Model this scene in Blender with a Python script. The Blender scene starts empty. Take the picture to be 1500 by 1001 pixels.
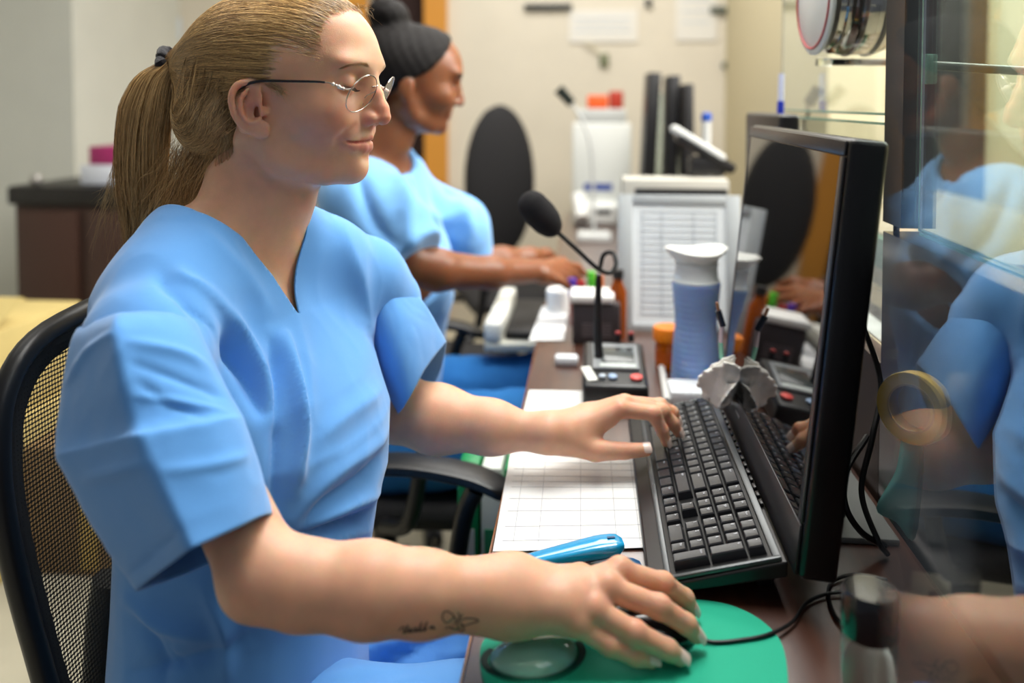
import bpy, bmesh, math, random
import numpy as np
from mathutils import Vector, Matrix, noise
random.seed(7); RNG = np.random.default_rng(7)
SC = bpy.context.scene; COL = SC.collection
PI = math.pi
# ---------------------------------------------------------------- camera (shift lens, almost level)
F = 1220.0; CYY = 200.0
_ps = math.radians(5.43); _th = math.atan(50 / F)
CR = np.array([math.cos(_ps), math.sin(_ps), 0.]); _fh = np.array([-math.sin(_ps), math.cos(_ps), 0.])
_Z = np.array([0, 0, 1.])
CF = _fh * math.cos(_th) - _Z * math.sin(_th); CU = _fh * math.sin(_th) + _Z * math.cos(_th)
CC = np.array([0, 0, 1.245])
def ray(px, py): return CF + CR * (px - 750) / F + CU * (CYY - py) / F
def P(px, py, z): return CC + z * ray(px, py)            # photo measurement + distance -> place in the room
def onX(px, py, X): d = ray(px, py); return CC + d * X / d[0]
def onY(px, py, Y): d = ray(px, py); return CC + d * Y / d[1]
def onZ(px, py, Z): d = ray(px, py); return CC + d * (Z - CC[2]) / d[2]
def pix(v):
    q = v - CC; z = q @ CF; return 750 + F * (q @ CR) / z, CYY - F * (q @ CU) / z, z
cam = bpy.data.cameras.new('camera'); camo = bpy.data.objects.new('camera', cam); COL.objects.link(camo); SC.camera = camo
M = Matrix.Identity(4)
for i in range(3): M[i][0] = CR[i]; M[i][1] = CU[i]; M[i][2] = -CF[i]; M[i][3] = CC[i]
camo.matrix_world = M
cam.sensor_width = 36; cam.lens = F / 1500 * 36; cam.shift_y = -(500.5 - CYY) / 1500; cam.clip_start = .02
cam.dof.use_dof = True; cam.dof.focus_distance = .93; cam.dof.aperture_fstop = 2.1
# ---------------------------------------------------------------- materials
def sock(n, *names):
    for k in names:
        if k in n.inputs: return n.inputs[k]
def lin(c):
    if isinstance(c, str): c = tuple(int(c[i:i + 2], 16) / 255 for i in (0, 2, 4))
    return tuple(((x / 12.92) if x <= .04045 else ((x + .055) / 1.055) ** 2.4) for x in c[:3]) + (1,)
MATS = {}
def mat(name, col, rough=.5, metal=0, spec=.5, bump=0, bscale=50, var=0, vscale=8, sheen=0, trans=0, ior=1.45, coat=0, crough=.05, sss=0, emit=0, alpha=1, attr=None, col2=None, stretch=None, bdetail=4):
    if name in MATS: return MATS[name]
    m = bpy.data.materials.new(name); m.use_nodes = True; nt = m.node_tree; b = nt.nodes['Principled BSDF']
    b.inputs['Base Color'].default_value = lin(col); b.inputs['Roughness'].default_value = rough; b.inputs['Metallic'].default_value = metal
    b.inputs['Specular IOR Level'].default_value = spec; b.inputs['IOR'].default_value = ior
    if trans: b.inputs['Transmission Weight'].default_value = trans
    if coat: b.inputs['Coat Weight'].default_value = coat; b.inputs['Coat Roughness'].default_value = crough
    if sheen: b.inputs['Sheen Weight'].default_value = sheen
    if alpha < 1: b.inputs['Alpha'].default_value = alpha
    if emit: b.inputs['Emission Color'].default_value = lin(col); b.inputs['Emission Strength'].default_value = emit
    if sss:
        b.inputs['Subsurface Weight'].default_value = 1; b.inputs['Subsurface Scale'].default_value = sss
        b.inputs['Subsurface Radius'].default_value = (1, .35, .18)
    src = None
    if attr:
        a = nt.nodes.new('ShaderNodeVertexColor'); a.layer_name = attr; src = a.outputs['Color']
    if var or col2 or bump:
        tc = nt.nodes.new('ShaderNodeTexCoord'); vec = tc.outputs['Object']
        if stretch:
            mp = nt.nodes.new('ShaderNodeMapping'); mp.inputs['Scale'].default_value = stretch; nt.links.new(vec, mp.inputs['Vector']); vec = mp.outputs['Vector']
    if var or col2:
        n = nt.nodes.new('ShaderNodeTexNoise'); n.inputs['Scale'].default_value = vscale; n.inputs['Detail'].default_value = 5
        nt.links.new(vec, n.inputs['Vector'])
        mx = nt.nodes.new('ShaderNodeMix'); mx.data_type = 'RGBA'
        mr = nt.nodes.new('ShaderNodeMapRange'); mr.inputs['From Min'].default_value = .35; mr.inputs['From Max'].default_value = .65
        nt.links.new(n.outputs['Fac'], mr.inputs['Value'])
        c = lin(col)
        if col2: c2 = lin(col2); c1 = c
        else: c2 = tuple(min(1, x * (1 + var)) for x in c[:3]) + (1,); c1 = tuple(x * (1 - var) for x in c[:3]) + (1,)
        if src:
            mx.blend_type = 'MULTIPLY'; mx.inputs[0].default_value = 1; nt.links.new(src, mx.inputs[6])
            mm = nt.nodes.new('ShaderNodeMapRange'); mm.inputs['To Min'].default_value = 1 - var; mm.inputs['To Max'].default_value = 1 + var
            nt.links.new(mr.outputs[0], mm.inputs['Value']); nt.links.new(mm.outputs[0], mx.inputs[7])
        else:
            nt.links.new(mr.outputs[0], mx.inputs[0]); mx.inputs[6].default_value = c1; mx.inputs[7].default_value = c2
        src = mx.outputs[2]
    if src: nt.links.new(src, b.inputs['Base Color'])
    if bump:
        n = nt.nodes.new('ShaderNodeTexNoise'); n.inputs['Scale'].default_value = bscale; n.inputs['Detail'].default_value = bdetail
        nt.links.new(vec, n.inputs['Vector']); bp = nt.nodes.new('ShaderNodeBump'); bp.inputs['Strength'].default_value = min(1, bump); bp.inputs['Distance'].default_value = .002
        nt.links.new(n.outputs['Fac'], bp.inputs['Height']); nt.links.new(bp.outputs[0], b.inputs['Normal'])
    MATS[name] = m; return m
# ---------------------------------------------------------------- objects
def tag(o, label=None, cat=None, group=None, kind=None):
    for k, v in (('label', label), ('category', cat), ('group', group), ('kind', kind)):
        if v: o[k] = v
    return o
def empty(name, loc, label, cat, group=None, rz=0):
    o = bpy.data.objects.new(name, None); COL.objects.link(o); o.location = tuple(loc); o.rotation_euler = (0, 0, rz); o.empty_display_size = .02
    o['_m'] = 1; del o['_m']
    tag(o, label, cat, group); return o
def wmat(o):
    m = Matrix.LocRotScale(o.location, o.rotation_euler, o.scale)
    return wmat(o.parent) @ m if o.parent else m
def mesh(name, V, Fc, m, parent=None, smooth=True, local=False, col=None, sharp=None):
    """V in world space unless local; linked as ONE mesh object"""
    V = np.asarray(V, float)
    if len(Fc) < 20000 and len(Fc):           # closed shapes get outward normals
        if isinstance(Fc, np.ndarray): T_ = tris(Fc)
        else: T_ = np.array([(f[0], f[i], f[i + 1]) for f in Fc for i in range(1, len(f) - 1)])
        Vc = V - V.mean(0)
        if np.einsum('ij,ij->i', Vc[T_[:, 0]], np.cross(Vc[T_[:, 1]], Vc[T_[:, 2]])).sum() < 0: Fc = Fc[:, ::-1] if isinstance(Fc, np.ndarray) else [tuple(f)[::-1] for f in Fc]
    if parent is not None and not local:
        mi = np.array(wmat(parent).inverted()); V = V @ mi[:3, :3].T + mi[:3, 3]
    loc = None
    if parent is None and not local:
        loc = np.array([(V[:, 0].min() + V[:, 0].max()) / 2, (V[:, 1].min() + V[:, 1].max()) / 2, V[:, 2].min()]); V = V - loc
    me = bpy.data.meshes.new(name)
    if isinstance(Fc, np.ndarray) and len(Fc):
        k = Fc.shape[1]; me.vertices.add(len(V)); me.vertices.foreach_set('co', V.astype('f4').ravel())
        me.loops.add(Fc.size); me.loops.foreach_set('vertex_index', Fc.astype('i4').ravel())
        me.polygons.add(len(Fc)); me.polygons.foreach_set('loop_start', np.arange(0, Fc.size, k, dtype='i4'))
        me.update(calc_edges=True)
    else: me.from_pydata([tuple(v) for v in V], [], [tuple(f) for f in Fc]); me.update()
    if smooth:
        me.polygons.foreach_set('use_smooth', np.ones(len(me.polygons), dtype=bool))
        if sharp: me.set_sharp_from_angle(angle=math.radians(sharp))
    if col is not None:
        a = me.color_attributes.new('Col', 'FLOAT_COLOR', 'POINT'); c = np.ones((len(V), 4), 'f4'); c[:, :3] = col; a.data.foreach_set('color', c.ravel())
    for mm in (m if isinstance(m, (list, tuple)) else [m]): me.materials.append(mm)
    o = bpy.data.objects.new(name, me); COL.objects.link(o)
    if parent is not None: o.parent = parent
    if loc is not None: o.location = tuple(loc)
    return o
class MB:
    """collects shapes, then builds ONE mesh"""
    def __init__(s): s.V = []; s.F = []; s.n = 0
    def add(s, V, Fc):
        V = np.asarray(V, float); s.V.append(V); s.F += [tuple(int(i) + s.n for i in f) for f in Fc]; s.n += len(V); return s
    def box(s, c, d, R=None, bev=0, seg=2):
        bm = bmesh.new(); bmesh.ops.create_cube(bm, size=1)
        for v in bm.verts: v.co = Vector((v.co.x * d[0], v.co.y * d[1], v.co.z * d[2]))
        if bev: bmesh.ops.bevel(bm, geom=list(bm.edges), offset=min(bev, min(d) * .49), segments=seg, profile=.5, affect='EDGES', clamp_overlap=True)
        V = np.array([v.co[:] for v in bm.verts]); Fc = [[v.index for v in f.verts] for f in bm.faces]; bm.free()
        if R is not None: V = V @ np.asarray(R).T
        return s.add(V + np.asarray(c), Fc)
    def bb(s, lo, hi, **k): lo = np.array(lo, float); hi = np.array(hi, float); return s.box((lo + hi) / 2, hi - lo, **k)
    def tube(s, pts, r, n=10, cap=True, closed=False):
        V, Fc = tube(pts, r, n, cap, closed); return s.add(V, Fc)
    def lathe(s, prof, c, n=32, R=None, ax=None):
        prof = np.array(prof, float); a = np.linspace(0, 2 * PI, n, endpoint=False)
        V = np.stack([prof[:, None, 0] * np.cos(a), prof[:, None, 0] * np.sin(a), np.repeat(prof[:, 1:2], n, 1)], -1).reshape(-1, 3)
        Fc = [(i * n + j, i * n + (j + 1) % n, (i + 1) * n + (j + 1) % n, (i + 1) * n + j) for i in range(len(prof) - 1) for j in range(n)]
        if prof[0, 0] > 1e-5: Fc.append(tuple(range(n))[::-1])
        if prof[-1, 0] > 1e-5: Fc.append(tuple(range((len(prof) - 1) * n, len(prof) * n)))
        if ax is not None: R = frame(ax)
        if R is not None: V = V @ np.asarray(R).T
        return s.add(V + np.asarray(c), Fc)
    def prism(s, poly, h, o=(0, 0, 0), R=None):
        n = len(poly); V = [(x, y, 0) for x, y in poly] + [(x, y, h) for x, y in poly]
        Fc = [tuple(range(n))[::-1], tuple(range(n, 2 * n))] + [(i, (i + 1) % n, n + (i + 1) % n, n + i) for i in range(n)]
        V = np.array(V, float)
        if R is not None: V = V @ np.asarray(R).T
        return s.add(V + np.asarray(o), Fc)
    def build(s, name, m, parent=None, **k): 
        k.setdefault('sharp', 40); return mesh(name, np.concatenate(s.V), s.F, m, parent, **k)
def frame(ax, up=(0, 0, 1)):
    z = np.array(ax, float); z /= np.linalg.norm(z); up = np.array(up, float)
    if abs(z @ up) > .95: up = np.array([1., 0, 0])
    x = np.cross(up, z); x /= np.linalg.norm(x); return np.stack([x, np.cross(z, x), z], 1)
def rz(a): c, s = math.cos(a), math.sin(a); return np.array([[c, -s, 0], [s, c, 0], [0, 0, 1.]])
def spline(pts, n, closed=False):
    p = np.array(pts, float); k = len(p)
    if closed: q = np.concatenate([p[-1:], p, p[:2]]); m = k
    else: q = np.concatenate([2 * p[:1] - p[1:2], p, 2 * p[-1:] - p[-2:-1]]); m = k - 1
    t = np.linspace(0, m, n, endpoint=not closed); i = np.minimum(t.astype(int), m - 1); f = (t - i)[:, None]
    a, b, c, d = q[i], q[i + 1], q[i + 2], q[i + 3]
    return .5 * (2 * b + (c - a) * f + (2 * a - 5 * b + 4 * c - d) * f ** 2 + (3 * b - a - 3 * c + d) * f ** 3)
def tube(pts, r, n=10, cap=True, closed=False):
    p = np.array(pts, float); k = len(p); r = np.broadcast_to(r, (k,))
    t = np.gradient(p, axis=0) if not closed else np.roll(p, -1, 0) - np.roll(p, 1, 0)
    t /= np.linalg.norm(t, axis=1)[:, None] + 1e-12
    u = np.cross(t[0], [0, 0, 1.]);
    if np.linalg.norm(u) < .2: u = np.cross(t[0], [1., 0, 0])
    u /= np.linalg.norm(u); V = []; a = np.linspace(0, 2 * PI, n, endpoint=False)
    for i in range(k):
        u = u - t[i] * (u @ t[i]); u /= np.linalg.norm(u); w = np.cross(t[i], u)
        V.append(p[i] + r[i] * (np.cos(a)[:, None] * u + np.sin(a)[:, None] * w))
    V = np.concatenate(V); Fc = []
    for i in range(k if closed else k - 1):
        i2 = (i + 1) % k
        for j in range(n): Fc.append((i * n + j, i * n + (j + 1) % n, i2 * n + (j + 1) % n, i2 * n + j))
    if cap and not closed: Fc += [tuple(range(n))[::-1], tuple(range((k - 1) * n, k * n))]
    return V, Fc
# ---------------------------------------------------------------- signed distance modelling
def sph(p, c, r): return np.linalg.norm(p - np.asarray(c), axis=1) - r
def ell(p, c, r, R=None):
    q = p - np.asarray(c)
    if R is not None: q = q @ R
    r = np.asarray(r, float); k0 = np.linalg.norm(q / r, axis=1); k1 = np.linalg.norm(q / r ** 2, axis=1) + 1e-9; return k0 * (k0 - 1) / k1
def cap(p, a, b, r1, r2=None):
    r2 = r1 if r2 is None else r2; a = np.asarray(a, float); b = np.asarray(b, float); ab = b - a
    t = np.clip((p - a) @ ab / (ab @ ab + 1e-12), 0, 1); return np.linalg.norm(p - a - t[:, None] * ab, axis=1) - (r1 + (r2 - r1) * t)
def smin(a, b, k): h = np.maximum(k - np.abs(a - b), 0) / k; return np.minimum(a, b) - h * h * k * .25
def smax(a, b, k): return -smin(-a, -b, k)
def chain(p, pts, rs, k=.004):
    d = None
    for i in range(len(pts) - 1):
        e = cap(p, pts[i], pts[i + 1], rs[i], rs[i + 1]); d = e if d is None else smin(d, e, k)
    return d
def rot(ax, ang): return np.array(Matrix.Rotation(ang, 3, Vector(ax)))
_OFF = np.array([[i, j, k] for i in (0, 1) for j in (0, 1) for k in (0, 1)])
def isosurf(f, lo, hi, h, B=12, refine=1):
    lo = np.asarray(lo, float); nb = np.ceil((np.asarray(hi) - lo) / (h * B)).astype(int)
    bi = np.stack(np.meshgrid(*[np.arange(n) for n in nb], indexing='ij'), -1).reshape(-1, 3)
    d = f(lo + (bi + .5) * h * B); bi = bi[np.abs(d) < B * h * .87 * 1.5 + .004]
    g = np.stack(np.meshgrid(*[np.arange(B + 1)] * 3, indexing='ij'), -1).reshape(-1, 3)
    N = nb * B + 2; ids = []; vs = []; eds = []
    ch = max(1, 600000 // len(g))
    for s in range(0, len(bi), ch):
        b = bi[s:s + ch]; gi = b[:, None] * B + g[None]; D = f((lo + gi.reshape(-1, 3) * h)).reshape(-1, B + 1, B + 1, B + 1)
        c8 = np.stack([D[:, i:B + i, j:B + j, k:B + k] for i, j, k in _OFF], -1); ins = c8 < 0; act = ins.any(-1) & ~ins.all(-1)
        w = np.argwhere(act); cc = c8[act]; acc = np.zeros((len(w), 3)); cnt = np.zeros(len(w))
        for a in range(8):
            for ax in range(3):
                bq = _OFF[a].copy()
                if bq[ax]: continue
                bq[ax] = 1; b_ = bq[0] * 4 + bq[1] * 2 + bq[2]; da, db = cc[:, a], cc[:, b_]; m = (da < 0) != (db < 0)
                t = da[m] / (da[m] - db[m]); q = np.repeat(_OFF[a][None].astype(float), m.sum(), 0); q[:, ax] = t; acc[m] += q; cnt[m] += 1
        gc = b[w[:, 0]] * B + w[:, 1:]; ids.append((gc[:, 0] * N[1] + gc[:, 1]) * N[2] + gc[:, 2]); vs.append(lo + (gc + acc / cnt[:, None]) * h)
        for ax in range(3):
            sl0 = [slice(None)] + [slice(0, B)] * 3; sl1 = list(sl0); sl1[ax + 1] = slice(1, B + 1)
            A, Bv = D[tuple(sl0)] < 0, D[tuple(sl1)] < 0; e = np.argwhere(A != Bv)
            if len(e): eds.append(np.c_[np.full(len(e), ax), A[tuple(e.T)], b[e[:, 0]] * B + e[:, 1:]])
    ids = np.concatenate(ids); vs = np.concatenate(vs); o = np.argsort(ids); ids = ids[o]; vs = vs[o]; eds = np.concatenate(eds)
    Q = []
    for ax in range(3):
        e = eds[eds[:, 0] == ax]; g0 = e[:, 2:]; u, v = (ax + 1) % 3, (ax + 2) % 3; quad = []
        for du, dv in ((0, 0), (-1, 0), (-1, -1), (0, -1)):
            q = g0.copy(); q[:, u] += du; q[:, v] += dv; quad.append((q[:, 0] * N[1] + q[:, 1]) * N[2] + q[:, 2])
        quad = np.stack(quad, 1); k = np.searchsorted(ids, quad); k = np.minimum(k, len(ids) - 1); ok = (ids[k] == quad).all(1)
        k = k[ok]; fl = e[ok, 1] == 0; k[fl] = k[fl][:, ::-1]; Q.append(k)
    Q = np.concatenate(Q)
    for _ in range(refine): vs = project(f, vs, h * .4)
    return vs, Q
def grad(f, v, e=5e-4):
    g = np.stack([f(v + np.eye(3)[i] * e) - f(v - np.eye(3)[i] * e) for i in range(3)], 1); n = np.linalg.norm(g, axis=1)[:, None]
    return g / (n + 1e-12), n[:, 0] / (2 * e)
def project(f, v, mx):
    out = []
    for s in range(0, len(v), 200000):
        q = v[s:s + 200000]; g, n = grad(f, q); d = np.clip(f(q) / np.maximum(n, .3), -mx, mx); out.append(q - g * d[:, None])
    return np.concatenate(out)
def vnormals(V, Q):
    n = np.cross(V[Q[:, 2]] - V[Q[:, 0]], V[Q[:, 3]] - V[Q[:, 1]]) if Q.shape[1] == 4 else np.cross(V[Q[:, 1]] - V[Q[:, 0]], V[Q[:, 2]] - V[Q[:, 0]])
    o = np.zeros_like(V)
    for i in range(Q.shape[1]): np.add.at(o, Q[:, i], n)
    return o / (np.linalg.norm(o, axis=1)[:, None] + 1e-15)
def tris(Q): return Q if Q.shape[1] == 3 else np.concatenate([Q[:, [0, 1, 2]], Q[:, [0, 2, 3]]])
def clip(V, Q, g, keep_neg=True):
    """trim a mesh along the zero line of a value given per vertex"""
    T = tris(Q); g = g if keep_neg else -g; ins = g < 0; c = ins[T].sum(1); full = T[c == 3]; new = {}; V = list(V); out = []
    def cut(a, b):
        k = (min(a, b), max(a, b))
        if k not in new: t = g[a] / (g[a] - g[b]); new[k] = len(V); V.append(V[a] + (V[b] - V[a]) * t)
        return new[k]
    for t in T[c == 1]:
        while not ins[t[0]]: t = np.roll(t, 1)
        out.append((t[0], cut(t[0], t[1]), cut(t[0], t[2])))
    for t in T[c == 2]:
        while ins[t[0]]: t = np.roll(t, 1)
        x, y = cut(t[1], t[0]), cut(t[2], t[0]); out += [(t[1], t[2], y), (t[1], y, x)]
    T = np.concatenate([full, np.array(out, int).reshape(-1, 3)]); u, inv = np.unique(T, return_inverse=True)
    return np.array(V)[u], inv.reshape(-1, 3)
def join(*ms):
    V = []; Q = []; n = 0
    for v, q in ms: V.append(v); Q.append(tris(q) + n); n += len(v)
    return np.concatenate(V), np.concatenate(Q)
def smooth01(x): x = np.clip(x, 0, 1); return x * x * (3 - 2 * x)
def segdist(x, y, pts):
    """distance to a polyline in 2D, signed side, and position along it 0..1"""
    p = np.array(pts, float); L = np.r_[0, np.cumsum(np.linalg.norm(np.diff(p, axis=0), axis=1))]; best = np.full(len(x), 1e9); side = np.zeros(len(x)); along = np.zeros(len(x))
    for i in range(len(p) - 1):
        a, b = p[i], p[i + 1]; ab = b - a; t = np.clip(((x - a[0]) * ab[0] + (y - a[1]) * ab[1]) / (ab @ ab), 0, 1)
        dx, dy = x - a[0] - t * ab[0], y - a[1] - t * ab[1]; d = np.hypot(dx, dy); m = d < best
        best[m] = d[m]; side[m] = np.sign(ab[0] * dy - ab[1] * dx)[m]; along[m] = ((L[i] + t * (L[i + 1] - L[i])) / L[-1])[m]
    return best, side, along
# ================================================================ the woman in front
HR = rz(math.radians(-8))                                     # the head is turned a little towards the lens
HO = onY(572, 171, .917) - HR @ np.array([.131, 0, -.003])
def w_(q): return HO + (np.asarray(q) * (1, -1, 1)) @ HR.T
def toh(p): return ((p - HO) @ HR) * (1, -1, 1)
def hl(px, py, s):
    d = HR.T @ ray(px, py); c = HR.T @ (CC - HO); q = c + d * (-s - c[1]) / d[1]; return np.array([q[0], s, q[2]])   # photo point at side offset s -> head coordinates
EYE = np.array([.0868, .0325, .0350])
def on_eye(az, el, r=.0150): az, el = math.radians(az), math.radians(el); return EYE + r * np.array([math.cos(az) * math.cos(el), math.sin(az) * math.cos(el), math.sin(el)])
SLIT = [on_eye(a, e) for a, e in ((-48, -16), (-25, -24), (0, -27), (28, -24), (62, -10))]
CREASE = [on_eye(a, e, .0148) for a, e in ((-45, 22), (-20, 36), (5, 40), (35, 34), (70, 14))]
EAR_H = spline([hl(376, 130, .070), hl(366, 121, .074), hl(349, 124, .080), hl(339, 141, .083), hl(343, 166, .080), hl(355, 183, .076), hl(372, 192, .072), hl(385, 196, .071)], 22)
EAR_A = spline([hl(362, 132, .078), hl(353, 146, .080), hl(354, 164, .079), hl(366, 178, .076), hl(378, 176, .074)], 9)
EAR_R = [hl(376, 130, .070), hl(372, 145, .070), hl(360, 152, .073)]
EAR_C, EAR_L, EAR_T, EAR_D, EAR_F = hl(364, 156, .072), hl(383, 189, .071), hl(387, 163, .070), hl(369, 163, .0785), hl(369, 143, .080)
def face_sdf(q, ears=True, lids=True, lips=True):
    s = np.abs(q[:, 1]); m = np.c_[q[:, 0], s, q[:, 2]]
    d = ell(m, (-.015, 0, .055), (.098, .074, .082))
    d = smin(d, ell(m, (.037, 0, .058), (.079, .066, .078)), .03)
    d = smin(d, ell(m, (.036, 0, -.005), (.062, .059, .065)), .03)
    d = smin(d, ell(m, (.066, 0, -.030), (.036, .037, .032)), .02)
    d = smin(d, chain(m, [(.0, .047, -.025), (.022, .046, -.05), (.062, .026, -.066)], (.022, .017, .013), .01), .022)
    d = smin(d, ell(m, (.083, 0, -.0605), (.019, .021, .0195)), .018)
    d = smin(d, ell(m, (.035, 0, -.05), (.052, .038, .030)), .015)
    d = smin(d, ell(m, (.066, .040, .001), (.030, .021, .022)), .022)
    d = smin(d, ell(m, (.083, .030, -.012), (.017, .016, .015)), .014)
    d = smin(d, ell(m, (.094, .026, .056), (.015, .026, .009)), .016)
    d = smax(d, -ell(m, (.113, .033, .031), (.022, .018, .012)), .014)
    d = smin(d, ell(m, (.098, 0, .010), (.019, .0125, .030)), .012)
    d = smin(d, chain(m, [(.108, 0, .040), (.1155, 0, .022), (.1205, 0, .006), (.1213, 0, -.0030)], (.0062, .0062, .0078, .0097), .004), .006)
    d = smin(d, ell(m, (.1090, .0118, -.0055), (.0105, .0058, .0072)), .006)
    d = smax(d, -ell(m, (.1150, .0062, -.0150), (.0055, .0032, .0050)), .003)
    if lips:
        d = smin(d, chain(m, UPLIP, (.0046, .0046, .0036, .0014), .004), .005)
        d = smin(d, chain(m, LOLIP, (.0056, .0056, .0046, .0016), .004), .005)
        d = smax(d, -chain(m, SEAM, (.0012, .0013, .0013, .0012, .0007), .002), .002)
        d = smax(d, -chain(m, FOLD, (.0005, .0022, .0022, .0008), .002), .009)
    d = smax(d, -ell(m, (.1075, 0, -.0505), (.008, .014, .004)), .008)
    if lids:
        d = smin(d, sph(m, EYE, .0150), .004)
        d = smax(d, -chain(m, SLIT, (.0008, .0013, .0013, .0012, .0008), .002), .0012)
    if ears:
        k = np.nonzero((s > .045) & (np.abs(q[:, 0] + .008) < .055) & (np.abs(q[:, 2] - .01) < .06))[0]
        if len(k):
            m = m[k]; c = EAR_C; e = ell(m, c, (.0185, .0035, .030), rot((0, 1, 0), .22) @ rot((0, 0, 1), .25))
            e = smin(e, ell(m, EAR_L, (.0105, .0042, .0095)), .006)
            e = smin(e, chain(m, EAR_H, np.interp(np.arange(22) * 14 / 21, [0, 4, 8, 12, 14], [.0024, .0032, .0031, .0036, .0042]), .003), .004)
            e = smin(e, chain(m, EAR_R, (.0026, .0022, .0016), .002), .003)
            e = smin(e, chain(m, EAR_A, np.interp(np.arange(9), [0, 4, 8], [.0018, .0027, .0024]), .003), .0035)
            e = smin(e, sph(m, EAR_T, .0048), .006)
            e = smax(e, -ell(m, EAR_D, (.0085, .0065, .0105)), .003)
            e = smax(e, -ell(m, EAR_F, (.0050, .0045, .0060)), .003)
            d[k] = smin(d[k], e, .004)
    return d
def hit(px, py, off=0.):
    """where a sight line through the photo meets the plain face, in head coordinates (s folded to the near side)"""
    f = lambda q: face_sdf(q, False, False, False); z = .72; r = ray(px, py)
    for _ in range(90):
        q = toh((CC + z * r)[None]); d = f(q)[0] - off; z += d * .75
        if z > 1.2: break
    return toh((CC + z * r)[None])[0]
def neck_sdf(m):
    d = chain(m, [(.000, 0, -.04), (-.018, 0, -.095), (-.038, 0, -.15), (-.050, 0, -.20)], (.047, .047, .050, .060), .02)
    s = np.abs(m[:, 1]); q = np.c_[m[:, 0], s, m[:, 2]]
    d = smin(d, chain(q, [(-.020, .046, -.03), (-.005, .030, -.10), (.003, .012, -.142)], (.014, .010, .008), .01), .012)   # the sternomastoid cords
    d = smin(d, chain(q, [(-.05, .02, -.08), (-.050, .050, -.125), (-.050, .085, -.160)], (.036, .030, .022), .03), .035)      # the slope to the shoulder
    return d
def interp_tab(z, tab): t = np.array(tab, float); t = t[np.argsort(t[:, 0])]; return [np.interp(z, t[:, 0], t[:, i]) for i in range(1, t.shape[1])]
#  torso wall in the shirt, in a frame turned towards the lens: Z, back, front, half width
TC = np.array([-.385, .915])
TORSO = [(.50, -.140, .125, .185), (.60, -.140, .125, .180), (.70, -.135, .118, .162), (.76, -.132, .128, .158), (.81, -.135, .142, .160), (.88, -.130, .142, .165), (.93, -.126, .118, .170), (.97, -.116, .088, .176), (1.01, -.105, .062, .174), (1.05, -.103, .045, .155), (1.08, -.090, .030, .125), (1.12, -.078, .016, .085), (1.16, -.07, .0, .06)]
def tframe(p):
    th = np.radians(np.interp(p[:, 2], [.6, 1.0], [5, 16])); x, y = p[:, 0] - TC[0], p[:, 1] - TC[1]; c, s = np.cos(th), np.sin(th)
    return x * c - y * s, x * s + y * c
def torso_sdf(p):
    xb, xf, hw = interp_tab(p[:, 2], TORSO); U, W = tframe(p); cx, rx, ry = (xb + xf) / 2, (xf - xb) / 2, hw
    u, v = np.abs((U - cx) / rx), np.abs(W / ry); n = 2.3; r = (u ** n + v ** n) ** (1 / n)
    g = np.sqrt((u / rx) ** 2 + (v / ry) ** 2) / np.maximum(np.sqrt(u * u + v * v), 1e-6)
    d = (r - 1) / np.maximum(g, 1e-6) * .9; d = smax(d, p[:, 2] - 1.125, .05); d = smax(d, .47 - p[:, 2], .03)
    return d
def yoke_sdf(p):
    d = chain(p, [(-.440, .870, 1.085), (-.432, .800, 1.050), (-.412, .735, 1.018), (-.402, .712, 1.008)], (.046, .052, .054, .050), .02)
    return smin(d, chain(p, [(-.372, .965, 1.085), (-.335, 1.030, 1.045), (-.302, 1.080, 1.010), (-.282, 1.108, .972)], (.045, .050, .052, .050), .02), .03)
def top_sdf(p):
    return smin(torso_sdf(p), yoke_sdf(p), .05)
_sm = [hit(x, y) for x, y in ((502.5, 205.5), (511, 208), (521, 208.6), (529, 208.3))]; SEAM = [np.array([.1085, 0, _sm[3][2] + .0002]), np.array([.1055, .0065, _sm[3][2]])] + [_sm[2], _sm[1], _sm[0]]
UPLIP = [np.array([.1030, .0015, SEAM[0][2] + .0048]), (SEAM[1] + (-.0045, .0005, .0048)), SEAM[2] + (-.0030, -.001, .0035), SEAM[3] + (-.0015, -.001, .0012)]
LOLIP = [np.array([.0995, 0, SEAM[0][2] - .0068]), (SEAM[1] + (-.0060, .001, -.0062)), SEAM[2] + (-.0040, -.0015, -.0048), SEAM[3] + (-.0020, -.001, -.0022)]
FOLD = [hit(521, 186), hit(508, 195), hit(499, 204), hit(496, 213)]
def head_sdf(p):
    q = toh(p); d = face_sdf(q)
    d = smin(d, neck_sdf(q), .016); U, W = tframe(p); ins = .008 + .014 * np.clip(np.maximum((np.abs(W) - .055) / .04, (1.0 - p[:, 2]) / .03), 0, 1); return smin(d, smax(top_sdf(p) + ins, .84 - p[:, 2], .01), .012)
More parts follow.
